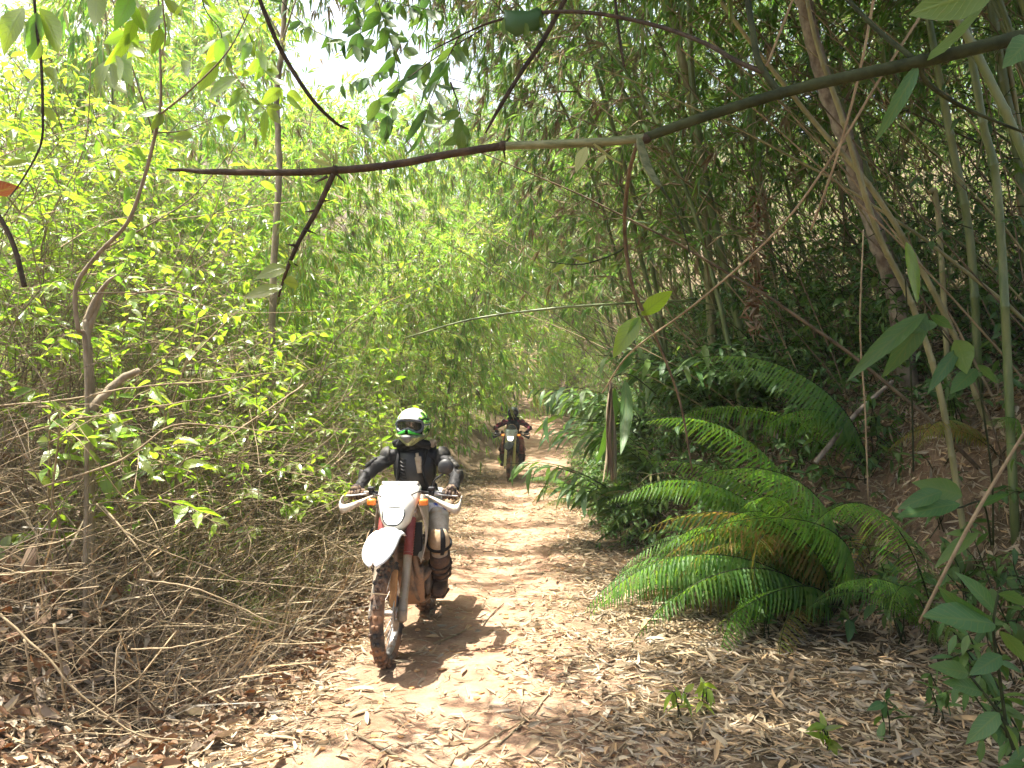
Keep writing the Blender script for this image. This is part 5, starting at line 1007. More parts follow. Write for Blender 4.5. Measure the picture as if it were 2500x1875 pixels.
p = W(2120, 1240, 6.9); fern("fern with pale wide fronds arching against the bare earth scarp", G(p[0], p[1]), [(2, 172, 16, 1.15), (0, 150, 20, 1.1), (2, 8, 8, .9), (0, 30, 16, .9), (1, 200, 4, 1.1), (3, 330, 10, .9), (1, 110, 10, .8), (3, 215, 8, 1.1), (2, 190, 0, 1.1)])
p = W(2290, 1330, 5.4); fern("young fern with one long frond trailing down onto the leaf litter", G(p[0], p[1]), [(2, 222, 12, 1.15), (0, 200, 4, .8), (3, 252, 0, .75), (5, 232, 4, .9), (5, 170, 0, .7)])
p = W(1600, 1330, 9.4); fern("dark fern low at the far edge of the trail beside the drooping plants", G(p[0], p[1]), fan(9, 150, 215, (-15, 12), (.55, .8)))
p = W(1430, 1150, 13.5); fern("far small fern at the trail edge level with the farther motorcycle", G(p[0], p[1]), fan(8, 120, 260, (-25, 10), (.6, .85)))
p = W(2440, 1180, 5.8); fern("fern half hidden at the outer end of the earth scarp", G(p[0], p[1]), fan(5, 140, 230, (-10, 15), (.55, .75)))

# ------------------------------------------------------------------ drooping long-leaved plants at the right edge of the trail
def longplant(name, label, base, seed, nst, H, L, nleaf, az, meshes, group, cat="plant", stem=None):
    g = np.random.default_rng(seed); r = thing(name, label, cat, base, 0, group)
    for s_ in range(nst):
        a = R(az) + g.normal(0, .5); h = H * g.uniform(.7, 1.1); q = np.linspace(0, 1, 9); out = h * .9 * q ** 1.8
        P = np.stack([math.cos(a) * out + g.normal(0, .05), math.sin(a) * out + g.normal(0, .05), h * (q - .42 * q ** 2.6)], 1); P[0, 2] = -.1
        st = MB(); tube(st, P, [.007, .003], 5); st.build("stem", stem or M["stem_green"], r); items = []
        for i in range(nleaf):
            u = .22 + .78 * i / nleaf; p = P[int(u * 8)] + (P[min(8, int(u * 8) + 1)] - P[int(u * 8)]) * (u * 8 - int(u * 8)); d = unit(P[min(8, int(u * 8) + 1)] - P[int(u * 8)]); sd = np.cross(d, (0, 0, 1.0)) * (1 if i % 2 else -1)
            D = unit(d * .75 + sd * .75 + g.normal(0, .15, 3) + (0, 0, -.25)); items.append((int(g.integers(0, 3)), leaf_matrix(p, p + D * L * g.uniform(.75, 1.15), g.normal(0, .3))))
        leafs(r, meshes, items)
    return r
for k, (u, v, d, ns_, H, L, where) in enumerate([(1500, 1230, 9.6, 5, 1.25, .30, "nearest the withered hanging leaf"), (1620, 1160, 9.4, 5, 1.3, .32, "behind the dense fern"), (1760, 1080, 9.0, 5, 1.15, .30, "above the dense fern"), (1450, 1120, 11.2, 5, 1.3, .30, "at the bend opposite the farther rider"),
        (1560, 1010, 11.4, 5, 1.2, .30, "at the foot of the dark thicket"), (1410, 1050, 14, 5, 1.4, .32, "hanging over the trail by the farther motorcycle"), (1880, 1010, 8.4, 4, 1.0, .28, "left of the earth scarp"), (1700, 960, 10.2, 4, 1.1, .28, "below the bamboo stems"), (1390, 1000, 18, 5, 1.5, .34, "farthest along the trail edge")]):
    p = W(u, v, d); longplant("drooping_plant", "drooping plant with long grey-green leaves, " + where, G(max(p[0], float(foot_r(p[1])) + (.75 if p[1] > 10.5 else .15)), p[1]), 400 + k, ns_ + 2, H * 1.3, L * 1.1, 13, 188, LONGD, "long-leaved plants along the shady edge")
# small seedlings on the litter and bank of the right side
for k, (u, v, d0, H, where) in enumerate([(1880, 1560, 2.5, .30, "with pale hanging leaves beside the trailing fern frond"), (1660, 1760, 2.5, .19, "bright green on the open litter"), (1720, 1740, 2.5, .16, "smallest, bright green, next to another on the open litter"), (2080, 1560, 2.5, .22, "between the ferns"), (2160, 1800, 2.5, .22, "with yellow-green leaves near the lower edge"), (2290, 1760, 2.5, .28, "below the big glossy leaves"),
        (2360, 1480, 2.5, .40, "under the big glossy leaves"), (2020, 1840, 2.2, .12, "at the lower edge, half cut off"), (1790, 1000, 3, .45, "on the bank above the ferns"), (1950, 900, 3, .5, "left of the scarp top"), (2060, 830, 3, .5, "above the scarp"), (1830, 820, 3, .5, "under the climbing withered vine"), (2150, 740, 3, .6, "at the foot of the grey trunk"), (2430, 800, 3, .5, "at the outer side of the scarp top"), (2250, 1480, 3, .3, "behind the trailing frond"), (2300, 1290, 3, .3, "in front of the scarp")]):
    b_ = on_ground(u, v + (0 if v > 1200 else 60), d0); far = b_[1] > 5.5
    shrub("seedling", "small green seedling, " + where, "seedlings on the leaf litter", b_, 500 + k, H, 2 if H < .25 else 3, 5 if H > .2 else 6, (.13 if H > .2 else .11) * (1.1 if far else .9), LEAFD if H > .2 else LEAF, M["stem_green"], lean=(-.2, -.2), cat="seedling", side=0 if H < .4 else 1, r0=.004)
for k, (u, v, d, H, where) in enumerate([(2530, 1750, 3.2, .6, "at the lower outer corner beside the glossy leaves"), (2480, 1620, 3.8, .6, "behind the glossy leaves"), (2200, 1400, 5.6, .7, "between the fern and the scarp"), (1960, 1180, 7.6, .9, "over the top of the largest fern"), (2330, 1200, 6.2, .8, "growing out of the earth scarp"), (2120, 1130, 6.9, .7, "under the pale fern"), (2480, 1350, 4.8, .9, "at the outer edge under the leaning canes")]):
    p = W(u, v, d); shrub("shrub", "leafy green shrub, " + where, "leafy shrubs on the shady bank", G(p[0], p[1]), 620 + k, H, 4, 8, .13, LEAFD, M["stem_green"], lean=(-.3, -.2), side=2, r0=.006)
# low sprigs along the sunny side
for k, (u, v) in enumerate([(420, 1440), (560, 1420), (690, 1390), (640, 1480), (330, 1480), (480, 1350), (720, 1300), (230, 1420)]):
    b_ = on_ground(u, v, 3.4); shrub("seedling", "small yellow-green sprig in the dry grass, " + ("at the trail edge beside the front wheel", "just up from the trail edge", "close to the foot of the pale tree", "lowest sprig, on the brown litter", "beside the big brown fallen leaf", "under the long arching stem", "right below the nearest rider's hand", "in the deep twig heap")[k], "sprigs in the dry grass", b_, 560 + k, .3, 2, 6, .06, LEAF, M["twig"], cat="seedling", side=1, r0=.003)

# ------------------------------------------------------------------ trunks, canes and hanging vines
def stick(name, label, cat, pts, rad, mat, group=None, n=8, k=6, parent=None, nodes=0, wob=0.0, seed=0):
    P = catmull(pts, k); q = np.interp(np.linspace(0, 1, len(P)), np.linspace(0, 1, len(rad)), rad)
    if wob: P = P + np.random.default_rng(seed).normal(0, wob, P.shape)
    if nodes:
        PP = []; qq = []
        for i in range(len(P)):
            if i and i % nodes == 0 and i < len(P) - 1:
                d = unit(P[i + 1] - P[i - 1]); PP += [P[i] - d * q[i] * .7, P[i] - d * q[i] * .15, P[i] + d * q[i] * .15, P[i] + d * q[i] * .7]; qq += [q[i] * .96, q[i] * 1.17, q[i] * 1.17, q[i]]
            else: PP.append(P[i]); qq.append(q[i])
        P, q = np.array(PP), np.array(qq)
    if parent is not None:
        mb = MB(); tube(mb, P, q, n); return mb.build(name, mat, parent)
    b_ = P[0].copy(); mb = MB(); tube(mb, P - b_, q, n); o = mb.build(name, mat); o.location = b_; return tag(o, label, cat, group)
WW = lambda *a: [W(*q) for q in a]
gp_ = lambda u, v, d: np.array(G(*W(u, v, d)[:2])) - (0, 0, .15)

# grey trunk on the shady bank
tr = thing("tree", "grey mottled tree trunk leaning over the shady bank, thickest trunk in sight", "tree", (0, 0, 0))
pt = WW((2225, 880, 7.2), (2190, 740, 7.1), (2150, 600, 7.0), (2105, 470, 7.0), (2060, 330, 6.9), (2015, 210, 6.9), (1970, 40, 6.8), (1935, -120, 6.8), (1900, -420, 6.7)); pt[0] = gp_(2225, 900, 7.2)
stick("trunk", None, None, pt, [.088, .080, .072, .068, .064, .058], M["bark"], n=12, parent=tr, wob=.006, seed=3)
bm = MB(); lfm = MB(); g = np.random.default_rng(9); c0 = pt[-1]
for k in range(26):
    d = unit(np.array((g.normal(-.5, .8), g.normal(-.1, .8), g.uniform(-.1, .7)))); L = g.uniform(1.2, 3.0); B = catmull([c0 - (pt[-1] - pt[-2]) * g.uniform(0, .7), c0 + d * L * .5, c0 + d * L], 4); tube(bm, B, [.03, .008], 6)
    nn = 22; leafy_twigs(lfm, bm, g, B[g.integers(3, len(B), nn)], d[None] + g.normal(0, .7, (nn, 3)), g.uniform(.4, .9, nn), BRO, .16, 10)
bm.build("limbs", M["bark"], tr); lfm.build("crown", M["broad_dark"], tr, False)
# slender pale tree on the sunny slope
tl = thing("tree", "slender pale tree with a straight thin trunk standing on the sunny slope", "tree", (0, 0, 0))
pt = WW((648, 1350, 8.3), (655, 1180, 8.3), (663, 900, 8.3), (668, 640, 8.3), (682, 420, 8.3), (676, 230, 8.4), (690, 100, 8.4), (694, -60, 8.4), (680, -260, 8.4)); pt[0] = gp_(648, 1350, 8.3)
stick("trunk", None, None, pt, [.042, .040, .036, .032, .028, .022], M["bark_pale"], n=9, parent=tl, wob=.004, seed=4)
bm = MB(); lfm = MB(); c0 = pt[-1]
for k in range(6):
    d = unit(np.array((g.normal(0.1, .8), g.normal(0, .8), g.uniform(.0, .8)))); B = catmull([pt[-1 - k % 3], pt[-1 - k % 3] + d * .5, pt[-1 - k % 3] + d * 1.1 + (0, 0, -.1)], 4); tube(bm, B, [.012, .004], 5)
    nn = 6; leafy_twigs(lfm, bm, g, B[g.integers(2, len(B), nn)], d[None] + g.normal(0, .7, (nn, 3)), g.uniform(.3, .6, nn), BRO, .14, 8)
bm.build("limbs", M["bark_pale"], tl); lfm.build("crown", M["broad"], tl, False)
# pale bamboo canes crossing the right side
CG = "single bamboo canes on the shady bank"
for lab, pts, rad, mt in (("pale bamboo cane leaning past the earth scarp, nearest of the two long leaning canes", [(2370, 1215, 5.6), (2300, 980, 5.6), (2225, 740, 5.6), (2140, 560, 5.5), (2060, 300, 5.4), (1990, 90, 5.4), (1950, -120, 5.4)], [.023, .022, .018, .012], "culm_dry"),
        ("pale bamboo cane leaning over the scarp, outermost of the two long leaning canes", [(2440, 1230, 6.0), (2400, 1010, 6.0), (2340, 840, 6.0), (2240, 640, 5.9), (2120, 450, 5.8), (1990, 300, 5.8), (1800, 60, 5.7), (1700, -90, 5.7)], [.023, .022, .019, .011], "culm_dry"),
        ("greenish bamboo cane standing in the dark thicket, leaning away from the trail", [(1860, 960, 9.2), (1780, 700, 9.2), (1720, 420, 9.1), (1690, 200, 9.0), (1680, -60, 9.0)], [.05, .046, .04, .03], "culm"),
        ("thick pale bamboo cane at the mouth of the dark hollow", [(1745, 830, 9.8), (1725, 560, 9.7), (1700, 320, 9.6), (1650, 80, 9.5), (1600, -120, 9.5)], [.062, .058, .05, .04], "culm_dry"),
        ("thin green bamboo cane crossing the dark hollow", [(1660, 900, 10.4), (1590, 640, 10.2), (1530, 420, 10.0), (1440, 120, 9.8), (1390, -80, 9.8)], [.032, .030, .026, .018], "culm"),
        ("blue-green bamboo cane with brown sheaths, nearest the outer edge", [(2470, 760, 5.4), (2440, 520, 5.4), (2400, 300, 5.4), (2360, 60, 5.4), (2340, -120, 5.4)], [.03, .028, .025, .022], "culm"),
        ("green bamboo cane second from the outer edge of the shady bank", [(2390, 860, 6.4), (2370, 600, 6.3), (2320, 330, 6.3), (2270, 60, 6.2), (2240, -120, 6.2)], [.034, .032, .028, .024], "culm"),
        ("green bamboo cane leaning behind the two outermost canes", [(2520, 640, 6.6), (2490, 420, 6.6), (2450, 200, 6.6), (2420, 0, 6.6), (2400, -160, 6.6)], [.04, .038, .036, .03], "culm"),
        ("short broken bamboo cane on the upper bank", [(2315, 600, 6.4), (2290, 520, 6.4), (2268, 465, 6.4)], [.024, .022, .020], "culm_dry")):
    P = WW(*pts); 
    if "broken" not in lab: P[0] = np.array(G(P[0][0], P[0][1])) - (0, 0, .1)
    else: P[0] = np.array(G(P[0][0], P[0][1])) - (0, 0, .1)
    stick("bamboo_cane", lab, "bamboo cane", P, rad, M[mt], CG, n=9, nodes=4)
VG = "vines and hanging stems"
for lab, pts, rad, mt in (
        ("long pale vine slanting from the crossing branch down to the drooping plants", [(2260, 20, 3.4), (2150, 190, 3.4), (2040, 370, 3.5), (1900, 560, 3.7), (1700, 740, 4.0), (1540, 860, 4.3), (1470, 960, 4.6)], [.006, .006, .0055, .004], "twig"),
        ("straight grey vine dropping steeply past the crossing branch", [(2140, -40, 3.2), (2100, 170, 3.2), (2050, 360, 3.3), (2010, 480, 3.4), (1980, 560, 3.5)], [.006, .0055, .005], "twig"),
        ("dark thorny vine hanging in a long curve across the sky gap", [(620, -40, 3.0), (650, 40, 3.0), (690, 130, 3.05), (760, 240, 3.1), (820, 300, 3.15), (850, 315, 3.2)], [.008, .009, .008, .004], "vine"),
        ("straight brown stem slanting down from the top of the sky gap", [(1400, -40, 3.2), (1330, 90, 3.2), (1270, 180, 3.2), (1215, 270, 3.2), (1185, 325, 3.2)], [.010, .010, .009, .004], "vine"),
        ("short dark hanging stem near the arched twig", [(1500, -30, 3.0), (1508, 60, 3.0), (1518, 130, 3.0), (1524, 162, 3.0)], [.006, .006, .004], "vine"),
        ("thin green cane reaching level across the trail bend", [(990, 825, 8.8), (1150, 780, 8.6), (1330, 755, 8.4), (1500, 742, 8.3), (1680, 735, 8.4), (1760, 750, 8.6)], [.008, .012, .014, .013, .010], "culm"),
        ("brown vine standing up from the plants below the peeled branch section", [(1690, 1150, 4.6), (1660, 980, 4.4), (1600, 820, 4.2), (1545, 700, 4.0), (1525, 560, 3.8), (1535, 430, 3.4), (1555, 350, 3.2)], [.005, .007, .009, .010, .010, .008], "twig_dark"),
        ("thin hanging stem beside the straight grey vine", [(1950, -40, 3.6), (1880, 140, 3.6), (1868, 160, 3.6)], [.006, .006, .005], "twig"),
        ("leaning dead grey pole lying along the scarp", [(1990, 1130, 6.6), (2090, 1010, 6.7), (2180, 930, 6.7)], [.022, .02, .016], "bark"),
        ("brown stick leaning at the outer edge beside the big glossy leaves", [(2245, 1520, 3.9), (2310, 1390, 3.8), (2390, 1240, 3.7), (2510, 1040, 3.6)], [.008, .009, .009, .007], "twig"),
        ("thin upright vine in front of the earth scarp", [(2120, 1230, 5.2), (2112, 1000, 5.1), (2100, 800, 5.0), (2108, 560, 5.0)], [.005, .006, .005], "twig")):
    stick("vine", lab, "vine", WW(*pts), rad, M[mt], VG, n=7)
# rope of withered curled leaves hanging in the thicket
o = thing("withered_vine", "pale withered vine with tightly curled dead leaves hanging in the dim thicket", "vine", W(1850, 490, 7.6))
b0 = W(1850, 490, 7.6); sp = MB(); tube(sp, [W(1865, 440, 7.6) - b0, (0, 0, 0), W(1840, 640, 7.6) - b0, W(1845, 820, 7.6) - b0], .006, 5); sp.build("stem", M["twig"], o)
g = np.random.default_rng(21); cm = MB(); N = 170; q = g.uniform(0, 1, N); P = np.stack([np.interp(q, [0, .5, 1], [0, (W(1840, 640, 7.6) - b0)[0], (W(1845, 820, 7.6) - b0)[0]]), np.zeros(N), q * (W(1845, 820, 7.6) - b0)[2]], 1) + g.normal(0, .035, (N, 3))
put_leaves(cm, [leaf_shape(.16, [.25, .5, .75], [1, .9, .6], 1.2, dd) for dd in (.9, 1.3)], P, g.normal(0, 1, (N, 3)) + (0, 0, -.5), g.uniform(.05, .11, N), g.uniform(0, 6, N)); cm.build("curled_leaves", M["dead_broad"], o)
# withered strap leaf hanging over the trail edge
o = thing("withered_leaf", "long brown withered leaf hanging straight down in front of the drooping plants", "dead leaf", W(1490, 925, 6.8)); b0 = W(1490, 925, 6.8)
sp = MB(); tube(sp, catmull([W(1600, 960, 7.4) - b0, W(1540, 915, 7.0) - b0, (0, 0, 0), W(1487, 960, 6.8) - b0], 4), [.006, .004], 5); sp.build("stem", M["stem_green"], o)
for k in range(7):
    q = MB(); g = np.random.default_rng(k); x = g.uniform(-16, 16); rows = [[tuple(W(1490 + x * u * 1.2 + s_ * (2.4 * math.sin(u * 2.9) + .7) + 3 * math.sin(u * 7 + k), 930 + 250 * u * g.uniform(.93, 1.0), 6.8 + .02 * s_ * (-1) ** k + .01 * k) - b0) for s_ in (-1, -.3, .3, 1)] for u in np.linspace(0, 1, 12)]
    thick_sheet(q, rows, .0015); q.build("strip", M["litter"] if k % 2 else M["dead_broad"], o)
for k, (u, v) in enumerate([(1500, 945), (1525, 925)]):
    link("leaf", LONGD[k], o, leaf_matrix(W(u, v, 6.9) - b0, W(u - 10 + 30 * k, v + 190, 6.8) - b0, 1.2 + k))
# ------------------------------------------------------------------ the branch across the view and other things close to the camera
def named_leaf(parent, b_, t_, meshes, k=0, roll=0.0, width=1.0, org=(0, 0, 0), name="leaf"):
    b_ = np.asarray(b_) - org; t_ = np.asarray(t_) - org; return link(name, meshes[k % len(meshes)], parent, leaf_matrix(b_, t_, roll, width))
M["branch_grey"] = noise_mat("peeled_stem", (0.06, 0.075, 0.025), (0.17, 0.18, 0.085), 60, 0.6, 0.3, stretch=(0.02, 1, 1), bump=0.2)
o = thing("branch", "long thorny dark green branch reaching level across the whole view", "branch", W(2580, 70, 1.75)); b0 = W(2580, 70, 1.75); L_ = lambda *a: [W(*q) - b0 for q in a]
stick("stem", None, None, L_((2580, 68, 1.75), (2420, 108, 1.78), (2250, 150, 1.8), (2060, 190, 1.84), (1905, 228, 1.88), (1720, 285, 1.92), (1575, 336, 1.95)), [.0165, .0150, .0132, .0118], M["stem_green"], n=12, parent=o, nodes=12)
stick("peeled_section", None, None, L_((1578, 336, 1.95), (1480, 346, 1.97), (1350, 352, 2.0), (1228, 356, 2.03)), [.0108, .0115, .0105], M["branch_grey"], n=12, parent=o)
stick("stem", None, None, L_((1230, 356, 2.03), (1100, 376, 2.05), (960, 402, 2.08), (820, 416, 2.1), (680, 421, 2.12), (520, 419, 2.14), (408, 413, 2.15)), [.0105, .0102, .0105, .0098, .009, .0035], M["vine"], n=12, parent=o, wob=.0006, seed=1)
kn = MB(); 
for (u, v, d) in ((1228, 356, 2.03), (1578, 336, 1.95), (818, 416, 2.1), (1905, 228, 1.88), (2245, 150, 1.8)): ball(kn, W(u, v, d) - b0, .0135, 10)
stick("side_stem", None, None, L_((818, 416, 2.1), (775, 510, 2.12), (730, 590, 2.14), (700, 660, 2.16), (680, 725, 2.18)), [.0078, .0066, .0055, .003], M["vine"], n=8, parent=o)
for (u, v, du, dv, d) in ((818, 416, -6, -42, 2.1), (818, 420, 28, 30, 2.1), (800, 430, -34, 18, 2.1), (1228, 356, 6, 36, 2.03), (1232, 350, 14, -18, 2.03), (770, 515, -26, 2, 2.12), (745, 560, 30, 12, 2.13), (722, 600, -24, -4, 2.14), (708, 640, 22, 10, 2.16), (782, 490, 24, 0, 2.12)):
    q = MB(); a_, e_ = W(u, v, d) - b0, W(u + du, v + dv, d) - b0; tube(q, [a_, a_ * .5 + e_ * .5, e_], [.005, .003, .0005], 6); q.build("thorn", M["vine"], o)
for i, (u, v, d) in enumerate(((1228, 356, 2.03), (1578, 338, 1.95), (818, 416, 2.1), (1905, 228, 1.88), (2245, 150, 1.8))):
    q = MB(); ball(q, W(u, v, d) - b0, (.014, .014, .0135), 12); q.build("node", M["vine"] if i < 3 else M["stem_green"], o)
# leaves at the tip of the thorny side stem and pale young leaves above it
for k, (a_, e_, rl) in enumerate((((690, 700), (592, 722), 1.0), ((692, 688), (744, 690), 1.2), ((702, 655), (626, 662), 1.1), ((700, 640), (735, 652), .9))):
    named_leaf(o, W(*a_, 2.16), W(*e_, 2.12), LEAF, k, rl, 1.15, b0)
M["young"] = leaf_mat("young_pale_leaf", [(0.30, 0.33, 0.12), (0.36, 0.38, 0.16)], [(0.5, 0.55, 0.15), (0.55, 0.58, 0.2)], 0.5, 0.5, vein=0.3)
YOUNG = [shape_mesh("young_leaf", s_, M["young"]) for s_ in BRF]
for k, (a_, e_) in enumerate((((812, 404), (768, 352)), ((814, 402), (806, 338)), ((816, 404), (832, 362)), ((812, 406), (752, 386)))): named_leaf(o, W(*a_, 2.09), W(*e_, 2.07), YOUNG, k, .9 + .3 * k, .8, b0, "young_leaf")
# pale split strap hanging from the end of the peeled section
rows = [[tuple(W(u + s_ * w_, v - abs(s_) * 2, 1.94 + .006 * s_) - b0) for s_ in (-1, -.5, 0, .5, 1)] for u, v, w_ in ((1562, 336, 6), (1566, 362, 10), (1576, 395, 11), (1590, 425, 10), (1605, 448, 8), (1614, 460, 4))]
q = MB(); thick_sheet(q, rows, .003); q.build("hanging_strap", M["tan_strap"] if False else M["branch_grey"], o)
stick("twig", None, None, L_((1614, 458, 1.94), (1640, 500, 1.95), (1668, 560, 1.96), (1690, 640, 1.98)), [.004, .003, .0015], M["stem_green"], parent=o, n=6)
stick("twig", None, None, L_((1450, 350, 1.97), (1490, 385, 1.98), (1520, 402, 1.98)), [.004, .003, .002], M["young"], parent=o, n=6)
named_leaf(o, W(1432, 358, 1.97), W(1404, 418, 1.96), YOUNG, 0, .9, 1.3, b0, "young_leaf"); named_leaf(o, W(1480, 378, 1.97), W(1446, 410, 1.98), YOUNG, 1, 1.2, .9, b0, "young_leaf")
# upward side branches
stick("side_stem", None, None, L_((1905, 228, 1.88), (1875, 190, 1.89), (1850, 145, 1.9), (1838, 80, 1.91), (1822, -20, 1.92)), [.009, .008, .0075], M["stem_green"], parent=o, n=8)
stick("side_stem", None, None, L_((1868, 178, 1.89), (1800, 150, 1.95), (1720, 105, 2.05), (1600, 62, 2.2), (1450, 32, 2.3), (1330, 30, 2.4), (1230, 46, 2.5), (1160, 70, 2.55), (1040, 130, 2.6)), [.007, .006, .006, .006, .004, .002], M["vine"], parent=o, n=7)
stick("side_stem", None, None, L_((2240, 150, 1.8), (2150, 80, 1.86), (2060, -10, 1.9)), [.006, .006, .005], M["stem_green"], parent=o, n=7)
stick("side_stem", None, None, L_((2245, 152, 1.8), (2262, 200, 1.82), (2340, 255, 1.86), (2440, 300, 1.9), (2520, 330, 1.94)), [.006, .006, .004, .003], M["stem_green"], parent=o, n=7)
named_leaf(o, W(2250, 148, 1.8), W(2490, -25, 1.62), LONGD, 0, 2.2, 1.5, b0); named_leaf(o, W(2240, 160, 1.8), W(2168, 305, 1.78), LONGD, 1, 1.2, 1.2, b0); named_leaf(o, W(2440, -30, 1.6), W(2228, 18, 1.66), LEAFD, 2, 1.8, 1.2, b0)
named_leaf(o, W(2520, 90, 1.7), W(2470, 140, 1.66), LEAFD, 1, 1.0, 1.4, b0)
# rolled leaf on the arched twig
q = MB(); rr = []
for u, v, w_ in ((1232, 34, 12), (1238, 50, 26), (1262, 58, 34), (1290, 52, 26), (1312, 46, 30), (1326, 40, 14)): 
    c = W(u, v, 2.42) - b0; s_ = w_ / FOC * 2.42; rr.append([c + np.array((.15 * s_ * math.sin(t * 3), s_ * .7 * math.sin(t), s_ * math.cos(t) * (1 + .15 * math.sin(4 * t)))) for t in np.linspace(0, 2 * math.pi, 14, endpoint=False)])
loft(q, rr); q.build("rolled_leaf", M["broad_dark"], o)
for k, (a_, e_, rl) in enumerate((((1300, 40), (1338, 66), .6), ((1245, 40), (1228, 78), 1.1), ((1270, 62), (1302, 84), .9), ((1318, 38), (1322, 12), 1.4))): named_leaf(o, W(*a_, 2.41), W(*e_, 2.40), LEAFD, k, rl, 1.5, b0)

# leafy branch hanging in the top corner of the sunny side
def leafy_branch(name, label, pts, rad, mat, leaves, meshes, cat="branch", group=None):
    b0 = W(*pts[0]); o = thing(name, label, cat, b0, 0, group); stick("stem", None, None, [W(*q) - b0 for q in pts], rad, mat, parent=o, n=7)
    for k, (u0, v0, u1, v1, d, rl, wd) in enumerate(leaves): named_leaf(o, W(u0, v0, d), W(u1, v1, d - .02 + .05 * math.sin(k)), meshes, k, rl, wd, b0)
    return o
leafy_branch("hanging_branch", "dark thin vine with large drooping leaves at the top outer corner of the sunny side", [(82, -40, 2.6), (88, 60, 2.6), (100, 150, 2.6), (104, 260, 2.6), (100, 350, 2.62), (60, 430, 2.65), (25, 480, 2.66)], [.005, .005, .004, .002], M["vine"],
    [(92, 30, 74, 140, 2.6, 1.2, 1.0), (95, 20, 175, 138, 2.58, 1.0, 1.1), (88, 40, 20, 110, 2.6, 1.1, 1.2), (100, 60, 140, 95, 2.62, .9, 1.1), (92, 70, 12, 50, 2.62, 1.0, 1.1), (96, 90, 110, 148, 2.6, 1.3, 1.0), (104, 170, 188, 224, 2.58, 1.0, .9), (98, 180, 45, 245, 2.6, 1.1, 1.1), (106, 260, 142, 302, 2.6, 1.2, 1.3), (80, 10, 40, -30, 2.6, 1.1, 1.3), (60, 20, -20, 100, 2.58, 1.0, 1.2), (70, 395, 8, 400, 2.62, 1.1, 1.2), (95, 350, 60, 372, 2.6, .9, 1.2)], LEAF)
leafy_branch("hanging_branch", "bright drooping leafy twig beside the top of the tall brown stem", [(395, -40, 3.3), (398, 20, 3.3), (404, 90, 3.3), (390, 150, 3.3)], [.004, .004, .002], M["twig"],
    [(398, 10, 352, 75, 3.3, 1.2, 1.0), (400, 0, 452, 40, 3.3, 1.0, 1.1), (400, 50, 340, 70, 3.3, 1.3, 1.2), (402, 30, 425, 95, 3.28, 1.1, 1.0), (395, 70, 372, 130, 3.3, .9, 1.0), (404, 60, 430, 110, 3.3, 1.1, 1.0), (440, -20, 460, 38, 3.3, 1.0, 1.0), (230, -40, 245, 78, 3.2, 1.0, 1.5)], LEAF)
leafy_branch("hanging_branch", "twig with a whorl of yellow-green leaves in front of the pale tree", [(560, 165, 4.2), (610, 230, 4.2), (640, 262, 4.2), (655, 270, 4.2)], [.004, .003, .002], M["twig"],
    [(645, 262, 592, 232, 4.2, 1.0, 1.1), (648, 264, 605, 274, 4.2, 1.2, 1.2), (650, 266, 692, 300, 4.18, 1.0, 1.0), (648, 268, 642, 345, 4.2, .8, .9), (652, 262, 694, 262, 4.2, 1.2, .9), (600, 215, 560, 250, 4.2, 1.0, 1.1), (585, 190, 490, 218, 4.2, 1.2, .9), (575, 180, 620, 178, 4.2, 1.0, 1.2)], LEAF)
gg = np.random.default_rng(31)
def silhouettes(label, pts, n, d, L, seed, meshes=LEAFD):
    g = np.random.default_rng(seed); P = catmull(pts, 5); lv = []
    for i in range(n):
        q = P[int(g.integers(2, len(P)))]; a = g.normal(1.57, .8); l_ = L * g.uniform(.6, 1.15); lv.append((q[0], q[1], q[0] + math.cos(a) * l_, q[1] + math.sin(a) * l_, d + g.normal(0, .15), g.uniform(.5, 2.2), 1.1))
    return leafy_branch("hanging_branch", label, [(*q, d) for q in pts], [.005, .003, .002], M["vine"], lv, meshes, group="leafy twigs hanging against the sky")
silhouettes("dark leafy twig hanging against the middle of the sky gap", [(900, -60), (930, 30), (960, 120), (975, 210), (940, 300)], 26, 5.0, 52, 1)
silhouettes("dark leafy twig at the sky gap beside the hanging thorny vine", [(860, -60), (870, 20), (880, 80), (850, 130)], 20, 5.2, 48, 2)
silhouettes("leafy twig crossing the lower part of the sky gap", [(1180, 70), (1080, 130), (1010, 180), (940, 230), (880, 300)], 26, 5.0, 58, 3)
silhouettes("leafy twig hanging below the arched twig with slim drooping leaves", [(1120, 90), (1090, 150), (1060, 220), (1030, 300)], 18, 4.6, 80, 4, LONGD)
silhouettes("uppermost dark leafy twig, cut by the top of the photo", [(760, -80), (850, -20), (980, 10), (1080, 30)], 30, 5.4, 46, 5)
silhouettes("leafy twig hanging over the bright bamboo below the sky gap", [(1100, 200), (1120, 260), (1130, 330)], 9, 4.0, 60, 6, LEAFD)
silhouettes("leafy twig spread across the upper edge of the sky gap", [(640, -60), (720, 40), (800, 90), (900, 110)], 26, 6.2, 44, 7)
silhouettes("pale leafy twig at the outer edge of the sky gap", [(560, -60), (600, 60), (640, 160), (700, 230)], 26, 6.0, 58, 8, LEAF)
silhouettes("fine leafy twig across the middle of the sky gap", [(1060, -60), (1020, 60), (960, 150), (900, 190), (820, 210)], 34, 7.0, 40, 9)
silhouettes("yellow-green leafy twig hanging at the top beside the hanging bright twig", [(300, -80), (330, 30), (300, 110), (250, 170)], 18, 3.6, 90, 10, LEAF)
silhouettes("yellow-green leafy twig at the top near the pale tree", [(480, -80), (500, 20), (540, 80), (530, 150)], 18, 4.2, 75, 11, LEAF)
